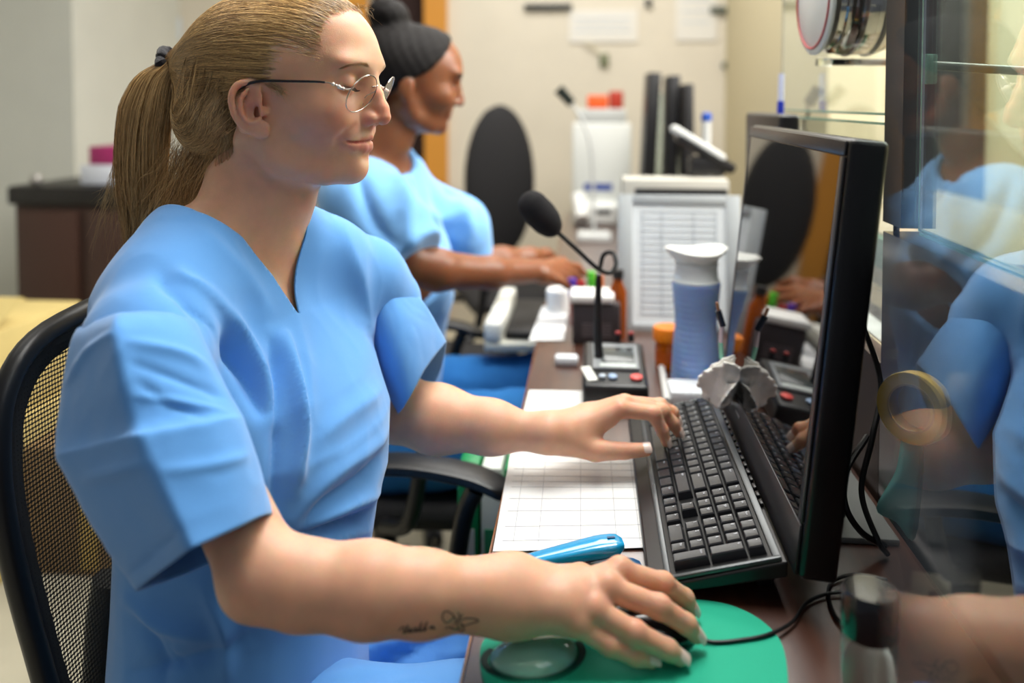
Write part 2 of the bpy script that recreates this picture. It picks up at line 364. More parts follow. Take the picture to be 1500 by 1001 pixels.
# ---- the two arms: joints measured in the photo with their distance from the lens
def fing(p, pts, r, k=.003): return chain(p, [P(*a) for a in pts], r, k)
ARM_N = [P(222, 480, .815), P(294, 650, .772), P(382, 836, .712), P(440, 856, .713), P(540, 864, .716), P(620, 870, .722), P(700, 872, .732), P(757, 873, .742)]
NF = dict(index=[(842, 868, .752), (908, 838, .765), (972, 856, .772), (1003, 877, .783), (1013, 893, .786)],
          middle=[(835, 875, .742), (890, 862, .743), (966, 890, .739), (1006, 915, .743), (1020, 932, .745)],
          ring=[(828, 885, .733), (870, 894, .726), (931, 928, .719), (979, 952, .720), (996, 964, .722)],
          little=[(818, 893, .728), (845, 915, .719), (894, 946, .716), (932, 963, .717), (954, 969, .719)],
          thumb=[(800, 858, .765), (850, 848, .790), (905, 862, .812), (935, 880, .818)])
def near_arm(p):
    d = chain(p, ARM_N, (.033, .033, .0335, .0345, .0370, .0335, .0275, .0245), .012)
    d = smin(d, sph(p, P(374, 862, .706), .022), .02)
    w = [P(745, 850, .750), P(745, 893, .735)]; d = smin(d, cap(p, w[0], w[1], .0185), .025)
    palm = None
    for k, R in (('index', (.0165, .0118)), ('middle', (.017, .0120)), ('ring', (.0165, .0115)), ('little', (.0155, .0105))):
        b = P(*NF[k][0]); kn = P(*NF[k][1]); wr = P(762, 872 + (b - P(835, 880, .74)) @ CR * 0, .744) + .62 * (b - P(831, 880, .738))
        e = chain(p, [wr, b, kn], (.0190, R[0], R[1]), .01); palm = e if palm is None else smin(palm, e, .014)
    d = smin(d, palm, .022)
    d = smin(d, fing(p, NF['thumb'], (.017, .0135, .0105, .0085)), .014)
    for k, r in (('index', (.0108, .0096, .0086, .0066)), ('middle', (.0110, .0100, .0088, .0068)), ('ring', (.0104, .0095, .0084, .0066)), ('little', (.0092, .0084, .0074, .0058))):
        e = fing(p, NF[k][1:], r, .004); pp = P(*NF[k][2]); e = smin(e, sph(p, pp + CU * .001, r[1] * .98), .004)
        kn = P(*NF[k][1]) + CU * .0035; e = smin(e, sph(p, kn, r[0] * .9), .008); d = smin(d, e, .0038)
    return d
ARM_F = [P(528, 415, 1.10), P(578, 600, 1.14), P(640, 614, 1.12), P(720, 626, 1.10), P(800, 636, 1.088)]
FF = dict(index=[(858, 622, 1.100), (908, 600, 1.100), (957, 606, 1.106), (970, 630, 1.110), (976, 648, 1.111)],
          middle=[(862, 616, 1.118), (915, 592, 1.117), (970, 603, 1.121), (985, 620, 1.125), (994, 634, 1.128)],
          ring=[(862, 612, 1.126), (915, 590, 1.133), (967, 594, 1.138), (985, 604, 1.142), (991, 617, 1.144)],
          little=[(858, 614, 1.136), (905, 596, 1.150), (950, 594, 1.157), (968, 598, 1.160), (976, 604, 1.162)],
          thumb=[(835, 646, 1.088), (872, 660, 1.082), (915, 661, 1.083), (946, 659, 1.085)])
def far_arm(p):
    d = chain(p, ARM_F, (.036, .040, .0425, .032, .0205), .02)
    palm = None
    for k, R in (('index', (.0150, .0115)), ('middle', (.0155, .0118)), ('ring', (.015, .0112)), ('little', (.014, .010))):
        b = P(*FF[k][0]); kn = P(*FF[k][1]); e = chain(p, [P(806, 633, 1.09) + .5 * (b - P(860, 616, 1.124)), b, kn], (.0185, R[0], R[1]), .01); palm = e if palm is None else smin(palm, e, .014)
    d = smin(d, palm, .022)
    d = smin(d, fing(p, FF['thumb'], (.0190, .0140, .0105, .0085)), .016)
    d = smin(d, cap(p, P(845, 640, 1.092), P(890, 615, 1.10), .012, .009), .012)
    for k, r in (('index', (.0106, .0094, .0082, .0066)), ('middle', (.0108, .0096, .0084, .0066)), ('ring', (.0102, .009, .008, .0064)), ('little', (.009, .008, .007, .0056))):
        e = fing(p, FF[k][1:], r, .004); e = smin(e, sph(p, P(*FF[k][2]), r[1] * 1.02), .004); d = smin(d, e, .0035)
    return d
def blob(V, c, r, w): return (np.exp(-(np.linalg.norm(V - np.asarray(c), axis=1) / r) ** 2) * w)[:, None]
def skin_colour(V, tone, lip, red, knuckles=(), face=True):
    C = np.tile(np.array(lin(tone)[:3]), (len(V), 1)); red = np.array(lin(red)[:3]); lipc = np.array(lin(lip)[:3])
    def mixc(C, c, w): w = np.clip(w, 0, 1); return C * (1 - w) + c * w
    if face:
        q = toh(V); q[:, 1] = np.abs(q[:, 1])
        C = mixc(C, red, blob(q, (.126, 0, -.002), .014, .75)); C = mixc(C, red, blob(q, (.110, .014, -.006), .010, .5))
        C = mixc(C, red, blob(q, (.080, .042, -.004), .024, .50)); C = mixc(C, red, blob(q, (.0, .075, .012), .022, .42)); C = mixc(C, red, blob(q, (.092, .034, .031), .012, .25))
        dl = np.minimum(chain(q, UPLIP, (.0042, .0042, .0034, .0012), .002), chain(q, LOLIP, (.0054, .0054, .0044, .0014), .002))
        C = mixc(C, lipc, smooth01(1 - (dl - .0004) / .0018)[:, None] * .85)
    for k in knuckles: C = mixc(C, red, blob(V, k, .011, .55))
    return C
def nail(mb, tip, prev, up, r, l):
    """a curved finger nail lying on the back of the last finger joint"""
    ax = tip - prev; ax /= np.linalg.norm(ax); n = up - ax * (up @ ax); n /= np.linalg.norm(n); s = np.cross(ax, n); V = []; nu, nv = 9, 9
    for o in (.0007, .0):
        for i in range(nu):
            for j in range(nv):
                u = i / (nu - 1); a = u * l - l * .38; b = (j / (nv - 1) * 2 - 1) * 1.02 * (1 if i > 1 else (.78, .93)[i]) * (1, .97, .90)[max(0, i - nu + 3)]
                V.append(tip + ax * a + (s * math.sin(b) + n * math.cos(b) * (.97 - .12 * u * u)) * (r + o) - n * r * .02)
    V = np.array(V); m = nu * nv; Fc = [(i * nv + j, (i + 1) * nv + j, (i + 1) * nv + j + 1, i * nv + j + 1) for i in range(nu - 1) for j in range(nv - 1)]
    e = [j for j in range(nv)] + [i * nv + nv - 1 for i in range(1, nu)] + [(nu - 1) * nv + j for j in range(nv - 2, -1, -1)] + [i * nv for i in range(nu - 2, 0, -1)]
    mb.add(V, Fc + [tuple(m + k for k in f[::-1]) for f in Fc] + [(e[k], e[(k + 1) % len(e)], m + e[(k + 1) % len(e)], m + e[k]) for k in range(len(e))])
SKIN = mat('skin_fair', 'dfb49c', rough=.42, spec=.45, sss=.006, attr='Col', bump=.12, bscale=900, bdetail=2, var=.04, vscale=60)
NAIL = mat('nail_varnish', 'e6cfc3', rough=.2, coat=.5)
woman = empty('person', (-.38, .92, .02), 'woman with blonde ponytail and round glasses in light blue scrubs, typing in the foreground', 'person')
hv = isosurf(head_sdf, (-.60, .66, .80), (-.18, 1.20, 1.40), .0019, refine=2)
va = isosurf(near_arm, (-.50, .58, .72), (.22, .88, 1.14), .0024, refine=2)
vb = isosurf(far_arm, (-.40, .98, .74), (.20, 1.26, 1.12), .0026, refine=2)
V, Q = join(hv, va, vb)
kn = [P(*NF[k][1]) for k in ('index', 'middle', 'ring', 'little')] + [P(*NF[k][2]) for k in ('index', 'middle', 'ring', 'little')] + [P(*FF[k][1]) for k in ('index', 'middle')] + [P(*FF['thumb'][2])]
body = mesh('body', V, Q, SKIN, woman, col=skin_colour(V, 'dfae90', 'c8706c', 'd87f6c', kn))
for a, b in (('index', 0), ('middle', 0), ('ring', 0), ('little', 0)):
    mb = MB(); r = dict(index=.0071, middle=.0073, ring=.0071, little=.0063)[a]
    nail(mb, P(*NF[a][4]), P(*NF[a][3]), CU * .8 - CF * .35 + CR * .3, r, .0108); mb.build('nail', NAIL, woman)
for a in ('index', 'middle', 'thumb', 'ring'):
    mb = MB(); up = CR * .9 + CU * .3 - CF * .5 if a != 'thumb' else CU * .8 - CF * .6
    nail(mb, P(*FF[a][-1]), P(*FF[a][-2]), up, .0070 if a != 'thumb' else .0088, .0102); mb.build('nail', NAIL, woman)
# tattoo: thin inked lines lying on the forearm (a small word and a butterfly)
def ink(pts, n=14, r=.00045):
    out = []
    for x, y in spline(np.array(pts, float), n * (len(pts) - 1)) if len(pts) > 2 else np.linspace(pts[0], pts[1], n):
        z = .62; rr = ray(x, y)
        for _ in range(40): d = near_arm((CC + z * rr)[None])[0]; z += d * .8
        out.append(CC + (z - .0002) * rr)
    return tube(out, r, 6)
mb = MB(); T = [[(650, 897), (648, 906), (654, 913), (662, 908), (664, 902), (656, 896), (650, 897)], [(664, 902), (668, 910), (664, 915)], [(671, 897), (673, 905), (670, 912), (671, 922)], [(678, 900), (674, 905), (671, 908)], [(673, 910), (684, 906), (699, 908), (700, 911), (690, 914), (680, 917), (674, 913)], [(652, 921), (658, 919), (665, 922), (672, 923)], [(676, 917), (680, 923), (676, 926), (673, 920)],
     [(584, 925), (588, 920), (592, 919), (591, 926), (594, 924)], [(595, 925), (597, 916), (598, 925), (602, 921), (601, 925), (605, 923)], [(606, 922), (610, 920), (608, 924), (612, 923)], [(613, 923), (618, 912), (615, 923), (618, 922)], [(620, 922), (626, 911), (622, 922), (626, 921)], [(634, 918), (630, 919), (631, 922), (635, 918), (635, 922), (638, 921)], [(590, 928), (606, 926), (624, 924)]]
for t in T: v, f = ink(t); mb.add(v, f)
mb.build('tattoo', mat('tattoo_ink', '3a2b2c', rough=.6), woman)
# ---------------------------------------------------------------- hair, brows, glasses
def strands(paths, r, cols, n=3, tip=.25):
    """paths (N,K,3): every strand a thin three sided tapering tube, all in one mesh"""
    Np, K, _ = paths.shape; t = np.gradient(paths, axis=1); t /= np.linalg.norm(t, axis=2)[..., None] + 1e-12
    u = np.cross(t, np.array([.3, .5, .8])); u /= np.linalg.norm(u, axis=2)[..., None] + 1e-12; w = np.cross(t, u)
    r = np.broadcast_to(r, (Np,))[:, None] * np.interp(np.linspace(0, 1, K), [0, .1, .7, 1], [.6, 1, 1, tip])[None]
    a = np.arange(n) * 2 * PI / n; V = paths[:, :, None] + r[..., None, None] * (np.cos(a)[:, None] * u[:, :, None] + np.sin(a)[:, None] * w[:, :, None])
    i = (np.arange(Np)[:, None, None] * K + np.arange(K - 1)[None, :, None]) * n; j = np.arange(n)[None, None]; j2 = (j + 1) % n
    Q = np.stack([i + j, i + j2, i + n + j2, i + n + j], -1).reshape(-1, 4)
    C = np.repeat(cols[:, None], K * n, 1).reshape(-1, 3); return V.reshape(-1, 3), Q, C
def noise_paths(p, amp, rng, grow=True):
    Np, K, _ = p.shape; x = np.linspace(0, 1, K); o = np.zeros_like(p)
    for f in (1, 2, 3): o += (rng.normal(size=(Np, 1, 3)) * np.sin(2 * PI * f * x[None, :, None] * .7 + rng.uniform(0, 6.28, (Np, 1, 3)))) / f
    return p + o * amp * (x[None, :, None] if grow else np.sin(PI * x)[None, :, None])
TIE = hl(253, 96, .0)
HLINE = [hl(524, 11, .012), hl(478, 27, .045), hl(461, 55, .062), hl(457, 80, .068), hl(447, 98, .071), hl(430, 116, .073), hl(404, 130, .073), hl(352, 126, .074), hl(338, 150, .074), hl(336, 185, .07), hl(345, 215, .055)]
_hh = np.array(HLINE)[::-1]
def hairline(h): return np.interp(h, _hh[:, 2], _hh[:, 0])
def hair_sdf(q):
    m = np.c_[q[:, 0], np.abs(q[:, 1]), q[:, 2]]
    d = smin(ell(m, (-.019, 0, .055), (.103, .0775, .0865)), ell(m, (.036, 0, .061), (.0805, .067, .0785)), .02)
    d = smin(d, ell(m, (-.080, 0, -.004), (.052, .058, .050)), .03)
    return smin(d, cap(m, (-.09, 0, .06), TIE, .035, .018), .03)
def cap_sdf(p):
    q = toh(p); return smax(hair_sdf(q) + .0022, (q[:, 0] - hairline(q[:, 2])) * .8 + .004, .010)
V, Q = isosurf(cap_sdf, HO + (-.17, -.09, -.08), HO + (.13, .09, .16), .003)
def hair_cols(n, rng, lo, hi, gold=None): t = np.clip(rng.normal(.45, .30, n), 0, 1)[:, None]; return np.array(lin(lo)[:3]) * (1 - t) + np.array(lin(hi)[:3]) * t
HAIR = mat('hair_blonde', 'a88555', rough=.33, spec=.7, attr='Col')
HAIRC = mat('hair_root', '7c5c36', rough=.6, spec=.3, bump=.9, bscale=260, stretch=(.15, 1, 1.6))
hair = mesh('hair', V, Q, HAIRC, woman)
rng = np.random.default_rng(3); hc = np.array([-.012, 0, .045])
def lay(paths, off, it=4):
    """press strands onto the hair volume"""
    Np, K, _ = paths.shape; v = paths.reshape(-1, 3); o = np.repeat(off, K) if np.ndim(off) else off
    for _ in range(it):
        g, n = grad(hair_sdf, v, 1e-3); v = v - g * ((hair_sdf(v) - o) / np.maximum(n, .4))[:, None]
    return v.reshape(Np, K, 3)
# A: from the hairline and crown back to the tie
N = 15000; roots = []
while len(roots) < N:
    d = rng.normal(size=(4 * N, 3)); d /= np.linalg.norm(d, axis=1)[:, None]; d = d[(d[:, 1] > -.35) | (d[:, 2] > .5)]; r = hc + d * .13
    r = lay(r[:, None], 0.)[:, 0]; gap = hairline(r[:, 2]) - r[:, 0]
    k = (gap > -.004 - .006 * rng.random(len(r)) ** 3) & (r[:, 2] > -.03) & (rng.random(len(r)) < np.where(gap < .02, 1, .2)) & ~((r[:, 2] < .012) & (r[:, 0] > -.02)); roots += list(r[k])
roots = np.array(roots[:N]); K = 16; t = np.linspace(0, 1, K)
low = np.clip((.045 - roots[:, 2]) / .07, 0, 1)
tgt = TIE + rng.normal(size=(N, 3)) * (.004, .010, .010)
p = roots[:, None] * (1 - t[None, :, None]) + tgt[:, None] * t[None, :, None]; p = hc + (p - hc) / np.linalg.norm(p - hc, axis=2)[..., None] * .11
p[:, :, 2] -= (np.sin(PI * t)[None] * (low * .045 + .004)[:, None])
cl = rng.integers(0, 420, N); clump = rng.normal(size=(420, 3)) * (.0012, .0012, .0030)
p = p + clump[cl][:, None] * np.sin(PI * np.minimum(t * 1.3, 1))[None, :, None]; p = noise_paths(p, .0012, rng, False)
A = lay(p, rng.uniform(-.0022, .0009, N)); cA = hair_cols(N, rng, '76501f', 'ffd28c') * rng.uniform(.75, 1.1, 420)[cl][:, None]
s1 = strands(A, rng.uniform(.00014, .00030, N), cA)
# B: the loose roll from behind the ear down over the nape and up to the tie
N = 4500; G = []
for a in ([(345, 128), (326, 165), (318, 205), (290, 228), (252, 205), (240, 150), (254, 104)], [(352, 122), (318, 148), (296, 190), (272, 205), (250, 175), (246, 135), (256, 100)], [(330, 120), (300, 140), (276, 165), (258, 160), (250, 130), (256, 98)], [(338, 190), (334, 218), (318, 238), (285, 238), (250, 216), (238, 165), (250, 110)]):
    G.append(spline([hl(x, y, .045) for x, y in a], 18))
G = np.array(G); wt = rng.dirichlet((.8,) * 4, N); p = np.einsum('ng,gkc->nkc', wt, G); p[:, :, 1] = rng.uniform(.012, .060, N)[:, None] * np.sin(PI * np.linspace(.35, 1, 18))[None] ** .7
B_ = lay(noise_paths(p, .0025, rng, False), rng.uniform(-.001, .003, N), 3); s2 = strands(B_, rng.uniform(.00014, .0003, N), hair_cols(N, rng, '7e5626', 'ffd592'))
# C: the pony tail
N = 6500; cen = np.array([hl(251, 90, .006), hl(226, 118, .012), hl(212, 170, .014), hl(207, 235, .010), hl(208, 300, .004), hl(205, 368, .0)]); cen = spline(cen, 24); x = np.linspace(0, 1, 24)
ang = rng.uniform(0, 2 * PI, N); rad = np.sqrt(rng.random(N)); rr = np.interp(x, [0, .12, .35, .7, 1], [.014, .023, .033, .030, .014]); skew = np.interp(x, [0, .3, 1], [0, .0, .0])
p = cen[None] + np.stack([np.cos(ang)[:, None] * rad[:, None] * rr, np.sin(ang)[:, None] * rad[:, None] * rr * .75, np.zeros((N, 24)) - .02 * rad[:, None] * x * rng.random((N, 1))], -1)
p = noise_paths(p, .004, rng); s3 = strands(p, rng.uniform(.00014, .0003, N), hair_cols(N, rng, '805a28', 'ffd898') * np.clip(1.12 - .35 * np.cos(ang)[:, None] * 0, 0, 2), tip=.15)
# D: shorter lengths falling behind the neck, and stray hairs
N = 1300; a0 = np.stack([hl(x, y, .03) for x, y in zip(rng.uniform(250, 330, N), rng.uniform(200, 236, N))]); a0[:, 1] = rng.uniform(-.02, .04, N)
e0 = a0 + np.c_[rng.normal(-.028, .018, N), rng.normal(0, .01, N), -rng.uniform(.04, .11, N)]; t = np.linspace(0, 1, 14)
p = a0[:, None] * (1 - t[None, :, None]) + e0[:, None] * t[None, :, None]; s4 = strands(noise_paths(p, .005, rng), rng.uniform(.00012, .00022, N), hair_cols(N, rng, '7e5626', 'ffd592'))
W = []
for _ in range(300):
    k = rng.choice(5, p=(.16, .38, .10, .12, .24))
    if k == 0: g = [(rng.uniform(325, 345), 190), (rng.uniform(315, 345), 235), (rng.uniform(310, 350), 290)]; s = .05
    elif k == 1: g = [(rng.uniform(190, 215), 180), (rng.uniform(160, 186), 260), (rng.uniform(128, 190), rng.uniform(290, 395))]; s = .02
    elif k == 2: g = [(rng.uniform(370, 400), 118), (rng.uniform(395, 415), rng.uniform(126, 134)), (rng.uniform(405, 428), rng.uniform(134, 146))]; s = .072
    elif k == 3: x = rng.uniform(505, 530); g = [(x, 12), (x + rng.uniform(4, 12), rng.uniform(6, 14)), (x + rng.uniform(12, 26), rng.uniform(14, 40))]; s = .0
    else: g = [(rng.uniform(280, 325), 235), (rng.uniform(250, 300), 285), (rng.uniform(225, 290), rng.uniform(300, 345))]; s = .03
    W.append(spline([hl(a, b, s) for a, b in g], 14))
s5 = strands(noise_paths(np.array(W), .0025, rng), np.full(len(W), .00014), hair_cols(len(W), rng, '8a6a3c', 'dcc08c'))
V = []; Q = []; C = []; n = 0
for v, q, c in (s1, s2, s3, s4, s5): V.append(w_(v)); Q.append(q[:, ::-1] + n); C.append(c); n += len(v)
mesh('hair_strands', np.concatenate(V), np.concatenate(Q), HAIR, hair, col=np.concatenate(C))
# brows and lashes
def brow(N, side, col, lo, hi):
    x = rng.random(N); bp = np.array([hit(541, 98), hit(531, 94), hit(515, 94.5), hit(501, 100)]); q = np.stack([np.interp(x, [0, .33, .66, 1], bp[:, i]) for i in range(3)], 1); q[:, 2] += rng.normal(0, .0011, N) * (1 - .5 * x)
    f = lambda v: face_sdf(v, ears=False)
    for _ in range(6): g, n = grad(f, q, 1e-3); q = q - g * (f(q) / np.maximum(n, .4))[:, None]
    e = q + np.c_[-.002 * np.ones(N), .0055 + 0 * x, np.interp(x, [0, .6, 1], [.003, .0, -.003])]; q2 = e
    for _ in range(5): g, n = grad(f, q2, 1e-3); q2 = q2 - g * ((f(q2) - .0006) / np.maximum(n, .4))[:, None]
    p = q[:, None] * (1 - np.linspace(0, 1, 5)[None, :, None]) + q2[:, None] * np.linspace(0, 1, 5)[None, :, None]; p[:, :, 1] *= side
    v, qq, c = strands(p, np.full(N, .00009), hair_cols(N, rng, lo, hi)); return w_(v), qq, c
for sd in (1, -1): v, q, c = brow(260, sd, None, 'a9825a', 'c8a47c'); mesh('eyebrow', v, q, HAIR, woman, col=c)
lash = []
for i in range(46):
    u = i / 45; a = -40 + 95 * u; b = on_eye(a, np.interp(u, [0, .5, 1], [-18, -26, -12]), .0151); d = on_eye(a, -30, 1) - EYE; e = b + d * .0065 + np.array([.001, .001, -.001]); lash.append(spline([b, (b + e) / 2 - (0, 0, .0012), e + (0, 0, .0006)], 6))
v, q, c = strands(np.array(lash), np.full(46, .00014), hair_cols(46, rng, '2a1c14', '4a3524'), tip=.1); mesh('eyelashes', w_(v), q, HAIR, woman, col=c)
# hair tie
mb = MB(); tr = frame((-1, 0, -.45)); pts = []
for i in range(40): a = 2 * PI * i / 40; rr_ = .0165 + .0012 * math.sin(7 * a); pts.append(TIE + (-.002, 0, 0) + tr @ np.array([rr_ * math.cos(a) * .95, rr_ * math.sin(a) * 1.05, .001 * math.sin(5 * a)]))
v, f = tube(w_(np.array(pts)), np.array([.0068 + .0014 * math.sin(11 * i * 2 * PI / 40) for i in range(40)]), 12, False, True); mb.add(v, f)
mb.build('hair_tie', mat('scrunchie', '17131a', rough=.85, sheen=.3, bump=.8, bscale=300), woman)
# eyeglasses
GL = mat('lens_glass', 'ffffff', rough=.0, trans=1, ior=1.12, spec=.9); WIRE = mat('silver_wire', 'c9bdb4', rough=.18, metal=1); TIPM = mat('temple_tip', '1b1613', rough=.25)
gc_ = hl(529, 138, .035); gl = empty('eyeglasses', w_((.112, 0, .03)), None, None); gl.parent = woman; gl.location = Vector(gl.location) - woman.location
bpy.context.view_layer.update() if False else None
for sd in (1, -1):
    c = np.array([gc_[0], .034 * sd, gc_[2]]); up = np.array([.50, 0, 1.]); up /= np.linalg.norm(up); la = np.array([-.22, sd, 0.]); la /= np.linalg.norm(la)
    ring = np.array([c + la * .0235 * math.cos(t) + up * .0222 * math.sin(t) * (1 + .03 * math.sin(t)) for t in np.linspace(0, 2 * PI, 48, endpoint=False)])
    mb = MB(); v, f = tube(w_(ring), .00062, 8, False, True); mb.add(v, f); mb.build('rim', WIRE, gl)
    nn = np.cross(la, up) ; V = [w_(c + nn * .0008)]; 
    ringi = [w_(c + (p_ - c) * k) for k in (.5, .985) for p_ in ring]; V = np.array([w_(c)] + ringi); n_ = 48
    Fc = [(0, 1 + i, 1 + (i + 1) % n_) for i in range(n_)] + [(1 + i, 1 + n_ + i, 1 + n_ + (i + 1) % n_, 1 + (i + 1) % n_) for i in range(n_)]
    off = w_(nn) - HO; bk = V + off * .0012; m_ = len(V); Fc2 = Fc + [tuple(m_ + i for i in f[::-1]) for f in Fc] + [(1 + n_ + i, m_ + 1 + n_ + i, m_ + 1 + n_ + (i + 1) % n_, 1 + n_ + (i + 1) % n_) for i in range(n_)]
    mesh('lens', np.concatenate([V, bk]), Fc2, GL, gl, sharp=30)
    hinge = c + la * .0235 + up * .006; ear_ = np.array([.008, .0765 * sd, hl(385, 120, .07)[2]]); mid = np.array([.048, .0735 * sd, hl(440, 119, .072)[2]])
    path = spline([w_(hinge), w_(hinge + (-.006, .004 * sd, 0)), w_((.086, .0660 * sd, hl(480, 121, .066)[2])), w_(mid), w_(ear_), w_(ear_ + (-.03, -.001 * sd, -.012))], 30)
    mb = MB(); mb.tube(path[:13], .0008, 8); mb.build('temple_wire', WIRE, gl)
    mb = MB(); mb.tube(path[12:], np.interp(np.arange(18), [0, 17], [.0012, .0019]), 10); mb.build('temple_tip', TIPM, gl)
    mb = MB()
    for k_, r_ in ((5, .0019), (6, .0014), (7, .0023), (8, .0014), (9, .0020)): mb.lathe([(0, -r_)] + [(r_ * math.cos(a), r_ * math.sin(a)) for a in np.linspace(-1.2, 1.2, 7)] + [(0, r_)], path[k_ + 1], 12, ax=path[k_ + 2] - path[k_])
    mb.build('bead', mat('pearl_bead', 'e9dfd6', rough=.15, metal=.5), gl)
    mb = MB(); mb.tube(spline([w_(c - la * .0225 + up * .004), w_(c - la * .019 + np.array([-.006, 0, .0]) - up * .002), w_(c - la * .0185 + np.array([-.009, 0, -.004]) - up * .005)], 8), .0005, 6)
    mb.lathe([(0, -.001), (.0035, -.0008), (.0035, .0008), (0, .001)], w_(c - la * .018 + np.array([-.0095, 0, -.004]) - up * .007), 14, ax=(-.3, -sd, .1)); mb.build('nose_pad', mat('nose_pad', 'e8e2dc', rough=.1, trans=.7), gl)
mb = MB(); a_ = np.array([gc_[0] + .0022, .0108, gc_[2] + .0085]); mb.tube(spline([w_(a_), w_((gc_[0] + .0065, .0, gc_[2] + .0100)), w_(a_ * (1, -1, 1))], 10), .0009, 8); mb.build('bridge', WIRE, gl)
# ---------------------------------------------------------------- light blue scrubs
CLOTH = mat('scrub_cloth', '619fe2', rough=.82, spec=.2, sheen=.35, bump=.08, bscale=1400, bdetail=1)
CLOTHD = CLOTH
def dense(cage, faces, crease, lv=4):
    """smooth a hand made cage (Catmull-Clark) into a dense skin"""
    me = bpy.data.meshes.new('t'); me.from_pydata([tuple(v) for v in cage], [], faces); me.update(); o = bpy.data.objects.new('t', me); COL.objects.link(o)
    if crease:
        at = me.attributes.new('crease_edge', 'FLOAT', 'EDGE'); ed = {tuple(sorted(e.vertices)): e.index for e in me.edges}
        for (a, b), w in crease.items():
            k = tuple(sorted((a, b)));
            if k in ed: at.data[ed[k]].value = w
    m = o.modifiers.new('s', 'SUBSURF'); m.levels = lv; m.render_levels = lv; dg = bpy.context.evaluated_depsgraph_get(); dg.update(); ev = o.evaluated_get(dg); em = ev.to_mesh()
    V = np.zeros(len(em.vertices) * 3, 'f4'); em.vertices.foreach_get('co', V); Q = np.zeros(len(em.loops), 'i4'); em.loops.foreach_get('vertex_index', Q)
    V = V.reshape(-1, 3).astype(float); Q = Q.reshape(-1, 4).astype(int); ev.to_mesh_clear(); bpy.data.objects.remove(o); bpy.data.meshes.remove(me); return V, Q
def tube_cage(rings, crease_cols=(), crease_rings=(), w=.7):
    n = len(rings[0]); V = np.array([q for r in rings for q in r]); Fc = [(i * n + j, i * n + (j + 1) % n, (i + 1) * n + (j + 1) % n, (i + 1) * n + j) for i in range(len(rings) - 1) for j in range(n)]
    cr = {}
    for j in crease_cols:
        for i in range(len(rings) - 1): cr[(i * n + j, (i + 1) * n + j)] = w
    for i in crease_rings:
        for j in range(n): cr[(i * n + j, i * n + (j + 1) % n)] = w
    return V, Fc, cr
FA = 1.9
def folds(V, Q, F_, seen=True):
    """press folds into cloth: F_ = list of (polyline, depth m (minus = valley), half width px, skew)"""
    N = vnormals(V, Q); x, y, z = pix(V); vis = np.clip(-(N @ CF) * 3 + .3, 0, 1); out = V.copy(); D = np.zeros(len(V))
    for pl, am, wd, sk in F_:
        pl = np.array(pl, float); lo, hi = pl.min(0) - wd * 4, pl.max(0) + wd * 4; k = np.nonzero((x > lo[0]) & (x < hi[0]) & (y > lo[1]) & (y < hi[1]) & (vis > 0))[0]
        if not len(k): continue
        sp = spline(pl, 14) if len(pl) > 2 else pl; d, s, a = segdist(x[k], y[k], sp); w = np.where(s * sk > 0, wd * 3, wd) if sk else wd
        D[k] += am * FA * np.exp(-(d / w) ** 1.5) * np.sin(PI * np.clip(a * .86 + .07, 0, 1)) ** .6
    return out + N * (D * vis)[:, None]
def wrinkle(V, Q, amp, sc, seed=0, st=(1, 1, 1)):
    N = vnormals(V, Q); o = np.array([noise.noise(Vector((v * st) * sc) + Vector((seed, seed * 2, 0))) for v in V]); o2 = np.array([1 - abs(noise.noise(Vector((v * st) * sc * 2.3) + Vector((9 + seed, 3, 1)))) * 2 for v in V])
    return V + N * (amp * (o * .7 + o2 * .3))[:, None]
V, Q = isosurf(top_sdf, (-.62, .66, .46), (-.10, 1.20, 1.19), .0036)
TOPF = [([(240, 412), (280, 440), (325, 495), (360, 550), (382, 600)], -.010, 12, 0), ([(262, 402), (305, 435), (350, 490), (388, 560), (402, 620)], .007, 11, 0), ([(416, 492), (428, 560), (440, 640), (438, 700)], .0045, 8, 0), ([(410, 500), (425, 560), (436, 640), (430, 720)], .007, 10, 0), ([(395, 500), (402, 570), (404, 650), (398, 740)], -.005, 9, 0),
        ([(436, 470), (450, 560), (456, 620)], .003, 12, 0), ([(300, 340), (350, 395), (395, 455)], .003, 14, 0), ([(590, 590), (560, 640), (480, 700), (430, 760)], .006, 14, 0), ([(590, 625), (540, 690), (470, 740), (440, 780)], -.006, 10, 0), ([(560, 720), (500, 745), (440, 775)], .006, 9, 0), ([(552, 745), (480, 775), (425, 790)], -.006, 8, 0), ([(550, 775), (470, 790), (400, 800)], .005, 8, 0),
        ([(500, 330), (530, 420), (540, 520)], .004, 16, 0), ([(556, 470), (560, 540), (575, 600)], -.005, 9, 0), ([(470, 640), (520, 600), (580, 560)], .004, 18, 0), ([(190, 880), (230, 915), (300, 935)], .004, 12, 0), ([(300, 860), (330, 930), (330, 1000)], .005, 14, 0), ([(200, 900), (235, 950), (240, 1010)], -.003, 10, 0), ([(250, 930), (252, 960), (280, 985)], -.001, 4, 0), ([(370, 930), (300, 960), (200, 985)], -.004, 12, 0)]
V = folds(V, Q, TOPF); V = wrinkle(V, Q, .0032, 11, 3, (1, 1, .45))
# the V neck: trimmed by a wedge that opens at the front and a ring at the back
U, W = tframe(V); z = V[:, 2]
wN = np.interp(z, [1.006, 1.055, 1.10, 1.130], [-.0005, .020, .044, .074])
g1 = np.where(U > -.05, np.abs(W + .003) - wN, np.hypot((U + .05), W + .003) - wN); g1 = np.where(z > .95, g1, .05)
V, Q = clip(V, Q, -g1)
bandd = None
def sleeve(rings, ccols, fl, seed, name):
    cage, fc, cr = tube_cage(rings, ccols, (4,) if len(rings) > 5 else (), .95); v, q = dense(cage, fc, cr, 4); v = folds(v, q, fl); v = wrinkle(v, q, .0022, 15, seed); return v, q
